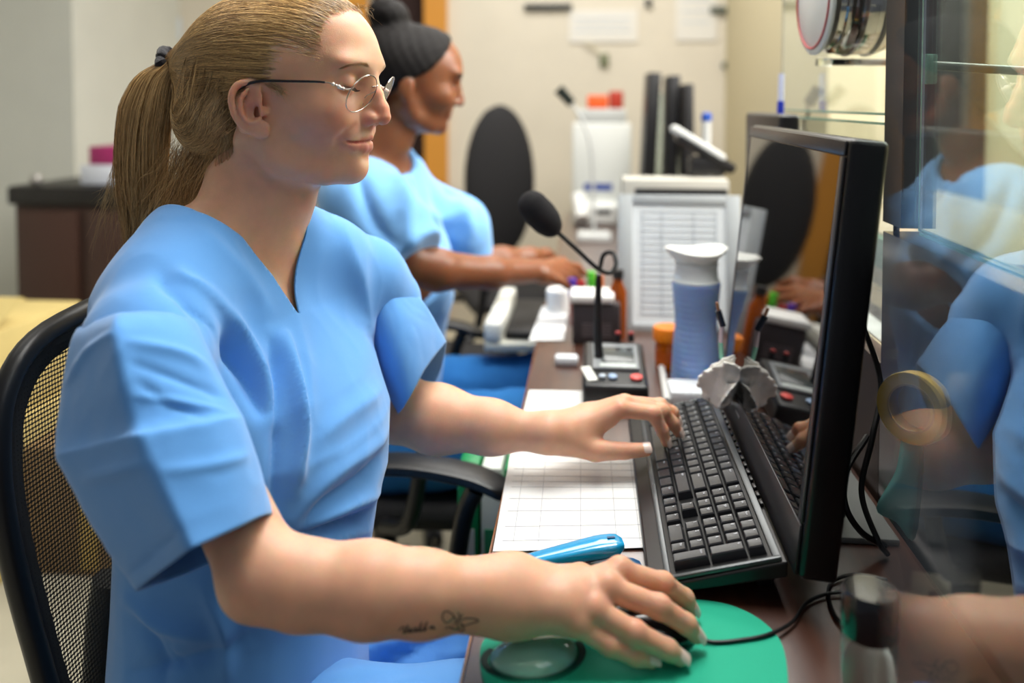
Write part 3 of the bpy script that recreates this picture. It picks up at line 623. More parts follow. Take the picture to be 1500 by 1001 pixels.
# near sleeve: rings run from the shoulder to the hem, points: front-in, front, outer crease, back, back-in, under
SN = [[P(312, 478, .800), P(258, 455, .745), P(172, 458, .712), P(112, 482, .765), P(120, 520, .85), P(240, 530, .88)],
      [P(318, 492, .778), P(262, 470, .716), P(163, 475, .682), P(100, 500, .750), P(108, 540, .85), P(240, 540, .87)],
      [P(355, 556, .755), P(284, 548, .698), P(174, 552, .664), P(86, 580, .735), P(100, 620, .85), P(255, 620, .86)],
      [P(378, 590, .752), P(312, 606, .690), P(194, 626, .660), P(80, 652, .728), P(100, 700, .83), P(290, 690, .84)],
      [P(381, 600, .740), P(318, 618, .676), P(199, 638, .646), P(80, 668, .714), P(105, 715, .82), P(300, 700, .83)],
      [P(402, 672, .735), P(340, 700, .664), P(240, 727, .634), P(134, 780, .702), P(170, 805, .79), P(345, 760, .82)],
      [P(419, 738, .730), P(352, 772, .658), P(278, 805, .626), P(196, 868, .694), P(240, 855, .77), P(365, 805, .80)]]
FN = [([(200, 535), (270, 560), (350, 590)], -.002, 7, 0), ([(190, 500), (270, 520), (345, 565)], .0025, 8, 0), ([(200, 580), (260, 590), (330, 604)], .002, 6, 0), ([(100, 560), (130, 515), (160, 490)], .0025, 5, 0), ([(205, 560), (240, 590), (300, 612)], -.0015, 6, 0), ([(240, 690), (320, 680), (400, 655)], .0015, 8, 0), ([(262, 780), (225, 812), (188, 845)], -.0015, 3, 0), ([(130, 700), (170, 690), (210, 680)], .002, 9, 0)]
s1_ = sleeve(SN, (2, 3), FN, 5, 'n')
SF = [[P(530, 385, 1.09), P(555, 385, 1.10), P(582, 400, 1.13), P(565, 425, 1.17), P(530, 420, 1.15), P(518, 400, 1.10)],
      [P(548, 450, 1.068), P(578, 430, 1.078), P(619, 438, 1.13), P(595, 490, 1.20), P(545, 500, 1.16), P(528, 480, 1.08)],
      [P(570, 530, 1.045), P(598, 478, 1.06), P(642, 480, 1.15), P(620, 530, 1.215), P(562, 560, 1.19), P(548, 560, 1.09)],
      [P(592, 602, 1.050), P(616, 545, 1.065), P(654, 499, 1.16), P(644, 562, 1.225), P(600, 600, 1.20), P(580, 606, 1.10)]]
s2_ = sleeve(SF, (2,), [([(556, 400), (580, 470), (590, 540)], .004, 9, 0), ([(560, 490), (585, 530), (596, 580)], -.004, 7, 0), ([(575, 420), (600, 480), (610, 540)], -.002, 9, 0)], 8, 'f')
W_, R_ = join((V, Q), s1_, s2_)
top = mesh('scrub_top', W_, R_, CLOTH, woman); sm = top.modifiers.new('thick', 'SOLIDIFY'); sm.thickness = .0022; sm.offset = -1
# trousers: lap and thighs under the desk
def trouser_sdf(p):
    d = chain(p, [(-.40, .83, .545), (-.12, .82, .560), (.07, .80, .545)], (.100, .086, .070), .04)
    e = chain(p, [(-.40, 1.00, .545), (-.12, 1.04, .560), (.07, 1.04, .545)], (.095, .080, .070), .04); d = smin(d, e, .03)
    for y in (.80, 1.04): d = smin(d, chain(p, [(.07, y, .545), (.085, y, .30), (.06, y, .10)], (.070, .058, .055), .03), .03)
    d = smin(d, ell(p, (-.41, .925, .56), (.13, .20, .11)), .04); return smax(d, .085 - p[:, 2], .01)
V, Q = isosurf(trouser_sdf, (-.58, .66, .06), (.20, 1.20, .72), .008); V = folds(V, Q, [([(600, 930), (500, 960), (400, 1010)], .006, 14, 0), ([(640, 935), (560, 975), (500, 1015)], -.005, 10, 0), ([(700, 950), (600, 990), (560, 1020)], .005, 12, 0)]); V = wrinkle(V, Q, .004, 10, 12)
mesh('scrub_trousers', V, Q, CLOTH, woman)
for y in (.80, 1.04):
    v, q = isosurf(lambda p: smax(smin(ell(p, (.12, y, .045), (.135, .048, .05)), cap(p, (.06, y, .06), (.06, y, .12), .045), .03), .004 - p[:, 2], .01), (-.05, y - .08, -.01), (.28, y + .08, .19), .008); mesh('shoe', v, q, mat('shoe_white', 'd8d8d6', rough=.6), woman)
# ---------------------------------------------------------------- mesh office chair of the front woman
def mesh_fabric(name, col, sc, thr=.35):
    m = mat(name, col, rough=.7); nt = m.node_tree; b = nt.nodes['Principled BSDF']; tc = nt.nodes.new('ShaderNodeTexCoord'); mp_ = nt.nodes.new('ShaderNodeMapping'); mp_.inputs['Scale'].default_value = (sc, sc, sc); nt.links.new(tc.outputs['UV'], mp_.inputs['Vector'])
    sx = nt.nodes.new('ShaderNodeSeparateXYZ'); nt.links.new(mp_.outputs[0], sx.inputs[0]); out = []
    for ax in (0, 1):
        s_ = nt.nodes.new('ShaderNodeMath'); s_.operation = 'SINE'; nt.links.new(sx.outputs[ax], s_.inputs[0]); out.append(s_)
    ml = nt.nodes.new('ShaderNodeMath'); ml.operation = 'MULTIPLY'; nt.links.new(out[0].outputs[0], ml.inputs[0]); nt.links.new(out[1].outputs[0], ml.inputs[1])
    ab = nt.nodes.new('ShaderNodeMath'); ab.operation = 'ABSOLUTE'; nt.links.new(ml.outputs[0], ab.inputs[0]); lt = nt.nodes.new('ShaderNodeMath'); lt.operation = 'LESS_THAN'; lt.inputs[1].default_value = thr
    nt.links.new(ab.outputs[0], lt.inputs[0]); nt.links.new(lt.outputs[0], b.inputs['Alpha']); return m
def office_chair(loc, rz_, label, group=None, mesh_back=True, top=1.0):
    e = empty('office_chair', loc, label, 'chair', group, rz=rz_); PLA = mat('chair_plastic', '19191b', rough=.38); PAD = mat('chair_pad', '1c1b1d', rough=.8)
    def bx(y, z): t = (z - .52) / .48; return -.215 - .075 * t + .035 * t * t - .10 * (y * y) * -2.2
    prof = [(0, .50), (.11, .505), (.150, .56), (.175, .68), (.196, .80), (.200, .88), (.185, .945), (.13, .985), (0, 1.0)]
    side = spline(prof, 40); k = top / 1.0; side[:, 1] = .5 + (side[:, 1] - .5) * (top - .5) / .5
    loop = np.concatenate([side, (side * (-1, 1))[::-1][1:-1]]); rim = np.array([(bx(y, z), y, z) for y, z in loop])
    if mesh_back:
        mb = MB(); v, f = tube(rim, .0125, 12, False, True); mb.add(v, f); mb.build('back_frame', PLA, e, local=True)
        nz = 30; ny = 16; V = []; UV = []
        for i in range(nz + 1):
            z = .505 + (top - .51) * i / nz; w = np.interp(z, side[:, 1], side[:, 0])
            for j in range(ny + 1): y = w * (j / ny * 2 - 1); V.append((bx(y, z), y, z)); UV.append((y, z))
        Fc = [(i * (ny + 1) + j, i * (ny + 1) + j + 1, (i + 1) * (ny + 1) + j + 1, (i + 1) * (ny + 1) + j) for i in range(nz) for j in range(ny)]
        o = mesh('back_mesh', V, Fc, mesh_fabric('mesh_weave', '161616', 620, .26), e, local=True); uv = o.data.uv_layers.new(name='UVMap')
        for l in o.data.loops: uv.data[l.index].uv = UV[l.vertex_index]
        s_ = o.modifiers.new('t', 'SOLIDIFY'); s_.thickness = .0012
        V2 = []; 
        for q, w_ in ((rim, 0), (np.array([(bx(y, z), y, z) for y, z in (loop - (0, .75)) * (.84, .88) + (0, .75)]), 1)): V2 += list(q)
        n = len(loop); o = mesh('back_border', V2, [(i, (i + 1) % n, n + (i + 1) % n, n + i) for i in range(n)], mesh_fabric('mesh_border', '0d0d0e', 620, .9), e, local=True); uv = o.data.uv_layers.new(name='UVMap')
        for l in o.data.loops: q = V2[l.vertex_index]; uv.data[l.index].uv = (q[1], q[2])
        s_ = o.modifiers.new('t', 'SOLIDIFY'); s_.thickness = .003
    else:
        def pad(p): return ell(np.c_[p[:, 0] + .24, p[:, 1], p[:, 2] - .50 - (top - .5) * .55], (0, 0, 0), (.045, .165, (top - .5) * .50))
        v, q = isosurf(pad, (-.36, -.28, .45), (-.12, .28, top + .06), .012); mesh('backrest', v, q, PAD, e, local=True)
    mb = MB(); mb.box((.02, 0, .425), (.46, .46, .06), bev=.03, seg=4); mb.build('seat', PAD, e, local=True)
    mb = MB(); mb.tube(spline([(-.16, 0, .40), (-.27, 0, .43), (-.275, 0, .56), (-.262, 0, .64)], 16), .022, 12); mb.build('back_support', PLA, e, local=True)
    for s_ in (-1, 1):
        mb = MB(); mb.tube(spline([(.04, .24 * s_, .42), (.10, .30 * s_, .46), (.13, .30 * s_, .60), (.150, .295 * s_, .650)], 16), .015, 10); mb.build('arm_post', PLA, e, local=True)
        mb = MB(); pts = spline([(-.06, .285 * s_, .674), (.04, .295 * s_, .680), (.14, .30 * s_, .668), (.205, .30 * s_, .645)], 20); V = []
        for i, q in enumerate(pts):
            w = .030 * min(1, .45 + i * .3, .55 + (19 - i) * .25)
            for t in np.linspace(0, 2 * PI, 16, endpoint=False): c, d_ = math.cos(t), math.sin(t); V.append(q + (0, w * np.sign(c) * abs(c) ** .6, .011 * np.sign(d_) * abs(d_) ** .6))
        mb.add(V, [(i * 16 + j, i * 16 + (j + 1) % 16, (i + 1) * 16 + (j + 1) % 16, (i + 1) * 16 + j) for i in range(19) for j in range(16)] + [tuple(range(16))[::-1], tuple(range(304, 320))]); mb.build('armrest', PLA, e, local=True)
    mb = MB(); mb.lathe([(.028, .10), (.028, .30), (.020, .30), (.020, .42), (.06, .425)], (0, 0, 0), 20); mb.build('gas_column', PLA, e, local=True)
    for k_ in range(5):
        a = k_ * 2 * PI / 5 + .3; d_ = np.array([math.cos(a), math.sin(a), 0]); mb = MB(); mb.tube([d_ * .02 + (0, 0, .12), d_ * .17 + (0, 0, .105), d_ * .29 + (0, 0, .08)], [.022, .018, .014], 10); lg = mb.build('base_leg', PLA, e, local=True)
        mb = MB(); n_ = np.array([-d_[1], d_[0], 0])
        for s_ in (-1, 1): mb.lathe([(0, -.009), (.024, -.009), (.027, 0), (.024, .009), (0, .009)], d_ * .29 + (0, 0, .028) + n_ * .014 * s_, 18, ax=n_)
        mb.tube([d_ * .29 + (0, 0, .03), d_ * .29 + (0, 0, .08)], .008, 8); mb.build('caster', PLA, lg, local=True)
    return e
office_chair((-.345, .965, 0), math.radians(-4), 'black mesh-back office chair under the blonde woman')
# ================================================================ the room
def struct(name, mb, m, **k): o = mb.build(name, m, **k); o['kind'] = 'structure'; return o
CREAM = mat('wall_cream', 'd4ccbc', rough=.75, var=.03, vscale=3); GREYW = mat('wall_grey_white', 'c4c5bd', rough=.75, var=.03, vscale=3); WARM = mat('wall_warm', 'd0c3a4', rough=.6)
struct('floor', MB().bb((-3.2, -.6, -.02), (2.4, 5.1, 0)), mat('floor_vinyl', 'c9c3ae', rough=.45, var=.06, vscale=6))
struct('ceiling', MB().bb((-3.2, -.6, 2.75), (2.4, 5.1, 2.8)), mat('ceiling_tile', 'e6e4de', rough=.9))
DX0, DX1 = onY(540, 30, 4.6)[0], onY(622, 30, 4.6)[0]
mb = MB(); mb.bb((-3.2, 4.6, 0), (DX0, 4.7, 2.75)); mb.bb((DX1, 4.6, 0), (.86, 4.7, 2.75)); mb.bb((DX0, 4.6, 2.1), (DX1, 4.7, 2.75)); struct('wall_back', mb, CREAM)
struct('wall_left', MB().bb((-3.2, -.6, 0), (-3.1, 4.6, 2.75)), GREYW)
px_ = onY(107, 100, 3.6)[0]; struct('wall_pier', MB().bb((-3.1, 3.6, 0), (px_, 4.6, 2.75)), GREYW)
mb = MB(); mb.bb((.72, 2.61, 0), (.86, 4.6, 2.75)); struct('wall_right', mb, mat('wall_beige', 'c0b595', rough=.7))
mb = MB(); mb.bb((.86, 2.61, 0), (2.1, 2.71, 2.75)); struct('wall_lobby_end', mb, WARM)
struct('wall_lobby', MB().bb((2.0, -.6, 0), (2.1, 2.61, 2.75)), WARM)
WOODO = mat('door_frame_orange', 'c98a35', rough=.5, bump=.2, bscale=60, stretch=(1, 1, .1)); DARKR = mat('dark_doorway', '2a1613', rough=.8)
mb = MB(); f0, f1 = onY(622, 30, 4.58)[0], onY(655, 30, 4.58)[0]; mb.bb((f0, 4.56, 0), (f1, 4.60, 2.12)); mb.bb((DX0 - .12, 4.56, 0), (DX0, 4.60, 2.12)); mb.bb((DX0 - .12, 4.56, 2.1), (f1, 4.60, 2.22)); struct('trim_1', mb, WOODO)
mb = MB(); mb.bb((DX0, 4.66, 0), (DX1, 4.69, 2.1)); d = struct('door_1', mb, DARKR)
def thing1(name, mb, m, label, cat, group=None, **k): o = mb.build(name, m, **k); return tag(o, label, cat, group)
# wall fittings
q = onY(803, 10, 4.58); thing1('wall_strip', MB().box(q, (.26, .02, .035), bev=.004), mat('dark_grey_plastic', '3f4140', rough=.5), 'dark grey bar mounted high on the back wall above the far desk', 'wall rail')
q = onY(1082, 14, 4.58); thing1('picture_ledge', MB().box(q, (.30, .03, .035), bev=.004), mat('dark_green_grey', '545a50', rough=.5), 'dark narrow ledge at the top right of the back wall', 'ledge')
q = onY(1063, 96, 4.585); thing1('wall_hook', MB().lathe([(0, 0), (.022, 0), (.018, .02), (.008, .03), (0, .03)], q, 20, ax=(0, -1, 0)), MATS['dark_green_grey'], 'small dark knob on the back wall beside the beige corner', 'wall hook')
q = onY(950, 4, 4.585); thing1('wall_clip', MB().box(q, (.035, .02, .05), bev=.006), MATS['dark_grey_plastic'], 'small dark clip at the very top of the back wall', 'clip')
PAPER = mat('paper_white', 'f0f0ee', rough=.8); WALLP = mat('notice_paper', 'dcd9d2', rough=.85)

for i, (x0, y0, x1, y1, lb) in enumerate([(834, 14, 934, 62, 'broad faint white notice taped to the back wall'), (990, -20, 1050, 60, 'tall pale notice on the back wall near the beige corner')]):
    a, b = onY(x0, y1, 4.59), onY(x1, y0, 4.59); o = thing1('notice', MB().bb((a[0], 4.588, a[2]), (b[0], 4.598, b[2])), WALLP, lb, 'notice'); g = MB()
    for k in range(3): z_ = b[2] - (b[2] - a[2]) * (.25 + .2 * k); g.bb((a[0] + .03, 4.585, z_ - .006), (b[0] - .04, 4.5885, z_ + .004))
    g.build('print', mat('faint_print', 'c6ccd2', rough=.8), o)
q = onY(885, 88, 4.585); mb = MB(); mb.box(q + (0, 0, 0), (.05, .02, .07), bev=.006); o = thing1('wall_hook', mb, mat('olive_clip', '6f7458', rough=.6), 'olive clip hanging on the back wall above the orange box', 'wall hook'); mb = MB(); mb.tube(spline([q, q + (-.05, -.01, .06), q + (-.11, -.01, .10)], 8), .006, 8); mb.build('cord', mat('pale_cord', 'cfc8b0', rough=.6), o)
q = onY(255, 42, 4.585); o = thing1('light_switch', MB().box(q, (.085, .015, .12), bev=.005), mat('switch_plate', 'c9d2da', rough=.4), 'pale blue grey switch plate on the wall behind the ponytail', 'light switch'); MB().box(q + (0, -.012, 0), (.03, .012, .05), bev=.003).build('rocker', mat('switch_rocker', 'e6e8e8', rough=.4), o)
# ---------------------------------------------------------------- partition between desk and lobby
BLK = mat('black_gloss', '0c0b0d', rough=.22, spec=.6); BLKM = mat('black_matt', '131214', rough=.55); GLASS = mat('screen_glass', 'f3fbf7', rough=0, trans=1, ior=1.45); GEDGE = mat('glass_edge', '8fc0ae', rough=.15, spec=.6, trans=.35)
PX = .36
def glass_panel(y0, y1, z0, z1, label, x=PX + .02, edge=('f', 'b'), th=.008):
    e = empty('glass_screen', (x, (y0 + y1) / 2, z0), label, 'glass screen'); MB().bb((x - th / 2, y0, z0), (x + th / 2, y1, z1)).build('pane', GLASS, e, smooth=False)
    mb = MB(); w = .004
    if 'n' in edge: mb.bb((x - th / 2, y0 - w, z0), (x + th / 2, y0 - .0005, z1))
    if 'f' in edge: mb.bb((x - th / 2, y1 + .0005, z0), (x + th / 2, y1 + w, z1))
    if 'b' in edge: mb.bb((x - th / 2, y0, z0 - w), (x + th / 2, y1, z0 - .0005))
    if 't' in edge: mb.bb((x - th / 2, y0, z1 + .0005), (x + th / 2, y1, z1 + w))
    mb.build('polished_edge', GEDGE, e); return e
zl = 1.098
struct('partition_base', MB().bb((PX, .10, .0), (PX + .05, 1.063, zl - .012)), BLK)
mb = MB(); mb.bb((PX + .0, 1.005, zl), (PX + .05, 1.065, 2.75)); struct('partition_post', mb, BLKM)
glass_panel(.20, .985, zl + .004, 2.3, 'tall glass screen standing on the black partition base', edge=('f', 'b'))
glass_panel(.20, .955, zl + .004, 2.3, 'second glass pane sliding in front of the tall glass screen', x=PX + .006, edge=('f', 'b'))
glass_panel(1.075, 1.66, .93, 1.215, 'low clear glass screen beyond the black post, behind the computer', edge=('t', 'f'))
mb = MB(); mb.bb((PX, 1.065, .0), (PX + .04, 3.9, .92)); struct('partition_low', mb, mat('partition_brown', '3a2a22', rough=.5))
glass_panel(1.075, 1.70, 1.232, 2.3, 'upper clear glass screen holding the round speak-through fitting', edge=('b',))
# lobby counter and wall panel behind the post
mb = MB(); mb.bb((.50, 1.20, 0), (.90, 2.2, 1.022), bev=.004); o = thing1('lobby_counter', mb, mat('counter_cream', '85765a', rough=.5), 'tan counter on the lobby side of the glass, with a dark green band', 'counter')
MB().bb((PX + .045, 1.20, 0), (.499, 2.2, .798)).build('ledge', mat('counter_cream', '85765a'), o); MB().bb((.488, 1.20, .965), (.4995, 2.2, 1.018), bev=.003).build('green_band', mat('green_band', '0d5a3c', rough=.35), o); MB().bb((.489, 1.2, .90), (.4995, 2.2, .93)).build('edge_strip', mat('counter_edge', 'b9a27a', rough=.5), o)
mb = MB(); mb.box((.455, 1.36, .873), (.055, .26, .035), R=rz(.05), bev=.002); mb_o = None
thing1('cardboard_tray', MB().bb((PX + .045, 1.20, .80), (.485, 1.60, .875), bev=.003), mat('card_brown', 'a98a62', rough=.8), 'brown cardboard tray wedged between the black post and the lobby counter', 'tray')
thing1('envelope', MB().bb((PX + .05, 1.22, .877), (.48, 1.55, .885)), PAPER, 'white envelope lying on the brown tray behind the black post', 'envelope')
# dark door leaf and lobby column seen through the glass
xa, xb = onY(1330, 100, 2.58), onY(1452, 100, 2.58)
mb = MB(); mb.bb((xa[0], 2.575, 0.0), (xb[0], 2.608, 2.3)); struct('door_2', mb, mat('door_dark_olive', '2d2b24', rough=.5))
mb = MB(); mb.bb((1.98, -.6, .90), (2.0, 2.6, .96)); struct('trim_2', mb, mat('lobby_rail', 'b5a77e', rough=.5))
# speak-through fitting on the glass and its bracket
q = onX(1197, -4, .335); e = empty('speak_through', q, 'round speak-through fitting with a white face and red ring set in the glass', 'speak-through')
ax = (-1, -.05, 0); mb = MB(); mb.lathe([(0, .006), (.083, .006), (.086, .004), (.086, 0), (0, 0)], q, 64, ax=ax); mb.build('face_plate', mat('enamel_white', 'd9dcd8', rough=.35), e)
rg = MB(); fr = frame(ax); ring = [q + fr @ np.array([.076 * math.cos(t), .076 * math.sin(t), .0068]) for t in np.linspace(0, 2 * PI, 64, endpoint=False)]; v, f = tube(ring, .0016, 6, False, True); rg.add(v, f); rg.build('red_ring', mat('ring_red', 'b5323c', rough=.4), e)
prof = [(.02, -.010), (.078, -.010), (.078, -.018), (.084, -.020), (.084, -.030), (.086, -.034), (.086, -.085), (.080, -.10), (.06, -.108), (0, -.108)]
mb = MB(); mb.lathe(prof, q, 64, ax=ax); mb.build('chrome_barrel', mat('chrome', 'b9b4ac', rough=.06, metal=1), e)
mb = MB()
for k in (-.045, -.075): mb.lathe([(.0862, k), (.0885, k - .002), (.0885, k - .006), (.0862, k - .008)], q, 64, ax=ax)
mb.build('seal_ring', mat('seal_dark', '2c1c1c', rough=.3), e)
q = onX(1197, 91, .345); q2 = q + np.array([.115, .0, -.001]); o = thing1('glass_bracket', MB().tube([q + (.022, 0, 0), q2], .0052, 12), mat('rod_dark', '2b2b2b', rough=.35), 'dark metal rod bracket under the round speak-through fitting', 'bracket')
MB().box(q + (.010, 0, 0), (.024, .012, .012), bev=.002).build('clear_stop', mat('clear_plastic', 'eef2ee', rough=.05, trans=.9), o); MB().box(q2 + (.004, 0, 0), (.010, .014, .020), bev=.003).build('glass_cap', GEDGE, o)
q = P(1400, 96, .93) + (-.012, 0, 0); q2 = P(1520, 104, .93); o = thing1('glass_bracket', MB().tube([q, q2], .0052, 12), mat('rod_grey', '77776c', rough=.35), 'grey metal rod bracket seen through the glass at the right edge', 'bracket')
MB().box(q + (-.006, 0, -.004), (.016, .012, .034), bev=.003).build('glass_cap', GEDGE, o)
# the glass edge right beside the lens: it mirrors the woman
def cam2w(x, z, Z): r0 = CC + CR * x + _fh * z; return (r0[0], r0[1], Z)
e = empty('glass_screen', cam2w(.05, .06, .751), 'near glass screen at the right edge, mirroring the blue scrubs', 'glass screen')
a, b = np.array(cam2w(.0416 + .1598 * .02, .02, 0)), np.array(cam2w(.0416 + .1598 * .1055, .1055, 0)); t_ = b - a; L_ = np.linalg.norm(t_); t_ /= L_; n_ = np.array([-t_[1], t_[0], 0])
MB().box((a + b) / 2 + n_ * .0025 + (0, 0, 1.276), (L_, .005, 1.05), R=np.stack([t_, n_, np.array([0, 0, 1.])], 1)).build('pane', mat('near_glass', 'f3fbf7', rough=0, trans=1, ior=1.68), e, smooth=False)
# ================================================================ desk and what stands on it
DZ = .75
WOOD = mat('desk_wood', '3f241a', rough=.32, spec=.9, coat=1, crough=.28, col2='54301f', vscale=9, stretch=(9, .6, 6), bump=.12, bscale=300)
EDGE = mat('desk_edge', '7a4a26', rough=.4)
e = empty('desk', (.12, 2.2, 0), 'long dark brown wooden counter desk running away from the camera', 'desk')
MB().bb((-.108, -.10, DZ - .032), (.355, 3.75, DZ), bev=.002).build('desk_top', WOOD, e)
MB().bb((-.1105, -.10, DZ - .031), (-.1082, 3.75, DZ - .001)).build('edge_band', EDGE, e)
for y in (.16, 1.32, 2.5, 3.7): MB().bb((-.02, y - .015, 0), (.34, y + .015, DZ - .033)).build('leg_panel', mat('desk_panel', '4a2e20', rough=.5), e)
MB().bb((.325, .2, .12), (.34, 3.7, DZ - .04)).build('back_panel', MATS['desk_panel'], e)
def on(px, py, h=0): return onZ(px, py, DZ + h)
# ---- keyboard
KB = mat('keyboard_case', '1a1819', rough=.35); KBS = mat('keyboard_frame', '5b5e60', rough=.3, metal=.4); KEY = mat('key_plastic', '26272b', rough=.27, spec=.6, bump=.05, bscale=900); LEG = mat('key_legend', 'c9ccd2', rough=.5)
K0 = np.array([.0857, .834, 0]); e = empty('keyboard', (K0[0] + .06, K0[1] + .21, DZ), 'black full-size keyboard on the desk under her left hand', 'keyboard')
TL = math.radians(14); RK = np.array([[math.cos(TL), 0, -math.sin(TL)], [0, 1, 0], [math.sin(TL), 0, math.cos(TL)]])
KZ = DZ + .0200
def kp(v, u, h=0): return np.array([K0[0], K0[1], KZ]) + RK @ np.array([v, u, h])      # v across the rows, u along the board
U_ = .019
mb = MB(); poly = [(-.028, -.016), (.111, -.016), (.111, .448), (-.028, .448)]
V = [kp(x, y, 0) for x, y in poly]; V = [V[0] * (1, 1, 0) + (0, 0, DZ + .012), V[1], V[2], V[3] * (1, 1, 0) + (0, 0, DZ + .012)]; B_ = [np.array([v[0], v[1], max(DZ + .003, v[2] - .017)]) for v in V]; mb.add(V + B_, [(0, 1, 2, 3), (7, 6, 5, 4), (0, 4, 5, 1), (1, 5, 6, 2), (2, 6, 7, 3), (3, 7, 4, 0)]); cs = mb.build('case', KB, e, smooth=False)
bv = cs.modifiers.new('b', 'BEVEL'); bv.width = .0025; bv.segments = 3
for y in (.03, .40): q = kp(.095, y, -.017); MB().bb((q[0] - .012, q[1] - .012, DZ), (q[0] + .004, q[1] + .012, q[2] + .004), bev=.002).build('foot', KB, e)
mb = MB(); R4 = RK
for (x0, y0, x1, y1) in ((-.010, -.013, -.004, .440), (.098, -.013, .106, .440), (-.010, -.014, .106, -.009), (-.010, .4335, .106, .440)): mb.box(kp((x0 + x1) / 2, (y0 + y1) / 2, .0022), (x1 - x0, y1 - y0, .0046), R=RK, bev=.0012)
mb.build('frame', KBS, e)
mb = MB(); mb.box(kp(.047, .2135, .0004), (.100, .44, .0012), R=RK); mb.build('key_bed', mat('key_bed', '0a0a0b', rough=.5), e)
for k in range(16): mb = MB(); mb.box(kp(.1085, .10 + k * .0195, .0024), (.0045, .012, .0045), R=RK, bev=.0015); mb.build('media_button', KB, e)
def keymesh(mb, v0, u0, v1, u1):
    g = .0008; h = .0105; bt = [(v0 + g, u0 + g), (v1 - g, u0 + g), (v1 - g, u1 - g), (v0 + g, u1 - g)]; t = .0024; tp = [(v0 + g + t, u0 + g + t), (v1 - g - t, u0 + g + t), (v1 - g - t, u1 - g - t), (v0 + g + t, u1 - g - t)]; t2 = t * .55
    md = [(v0 + g + t2, u0 + g + t2), (v1 - g - t2, u0 + g + t2), (v1 - g - t2, u1 - g - t2), (v0 + g + t2, u1 - g - t2)]
    V = [kp(x, y, .0012) for x, y in bt] + [kp(x, y, h - .0012) for x, y in md] + [kp(x, y, h) for x, y in tp]; V.append(kp((v0 + v1) / 2, (u0 + u1) / 2, h - .0007))
    mb.add(V, [(3, 2, 1, 0)] + [(4 * l + i, 4 * l + (i + 1) % 4, 4 * l + 4 + (i + 1) % 4, 4 * l + 4 + i) for l in (0, 1) for i in range(4)] + [(8 + i, 8 + (i + 1) % 4, 12) for i in range(4)])
GLY = {}
def glyph(ch):
    if ch not in GLY:
        c = bpy.data.curves.new('g', 'FONT'); c.body = ch; c.size = 1; c.resolution_u = 2; o = bpy.data.objects.new('g', c); COL.objects.link(o); dg = bpy.context.evaluated_depsgraph_get(); dg.update(); m_ = o.evaluated_get(dg).to_mesh()
        GLY[ch] = (np.array([v.co[:] for v in m_.vertices]), [tuple(p.vertices) for p in m_.polygons]); bpy.data.objects.remove(o); bpy.data.curves.remove(c)
    return GLY[ch]
def text_at(mb, s, org, rt, up, size):
    """letters laid on a surface: org = lower left corner"""
    v, f = glyph(s); rt = np.array(rt, float); up = np.array(up, float); mb.add(np.asarray(org) + (v[:, :1] * rt + v[:, 1:2] * up) * size, f)
def key(v0, u0, v1, u1, ch='', poly=None):
    mb = MB(); keymesh(mb, v0 * U_, u0 * U_, v1 * U_, u1 * U_); k = mb.build('key', KEY, e, sharp=25)
    if ch: m2 = MB(); text_at(m2, ch, kp(v1 * U_ - .0078, (u1 * U_ - .0045), .0108), RK @ np.array([0, -1., 0]), RK @ np.array([1., 0, 0]), .0050 if len(ch) < 3 else .0034); m2.build('legend', LEG, k, smooth=False)
for a in [(0, 0, 2, 1, 'Enter'), (2, 0, 4, 1, '+'), (4, 0, 5, 1, '-'), (0, 1, 1, 2, 'Del'), (0, 2, 1, 4, '0')]: key(*a)
for r_, row in ((1, '321'), (2, '654'), (3, '987')):
    for k, ch in enumerate(row): key(r_, 1 + k, r_ + 1, 2 + k, ch)
for k, ch in enumerate('*/'): key(4, 1 + k, 5, 2 + k, ch)
key(4, 3, 5, 4, 'Num')
for k, ch in enumerate(('>', 'v', '<')): key(0, 4.25 + k, 1, 5.25 + k, ch)
key(1, 5.25, 2, 6.25, '^')
for r_, row in ((2, ('PgD', 'End', 'Del')), (3, ('PgU', 'Hom', 'Ins')), (4, ('Brk', 'Lock', 'Prt'))):
    for k, ch in enumerate(row): key(r_, 4.25 + k, r_ + 1, 5.25 + k, ch)
def run(r_, u, items):
    for w_u, ch in items: key(r_, u, r_ + 1, u + w_u, ch); u += w_u
run(0, 7.5, [(1.25, 'Ctrl'), (1.25, ''), (1.25, ''), (1.25, 'Alt'), (6.25, ''), (1.25, 'Alt'), (1.25, ''), (1.25, 'Ctrl')])
run(1, 7.5, [(2.75, 'Shift')] + [(1, c) for c in '?><MNBVCXZ'] + [(2.25, 'Shift')])
run(2, 9.75, [(1, c) for c in '":LKJHGFDSA'] + [(1.75, 'Caps')]); key(2, 7.5, 3, 9.75, 'Enter')
run(3, 9.0, [(1, c) for c in '}{POIUYTREWQ'] + [(1.5, 'Tab')]); key(3, 7.5, 4, 9.0, '|')
run(4, 7.5, [(2, 'Back')] + [(1, c) for c in '+_)(*&^%$#@!'] + [(1, '~')])
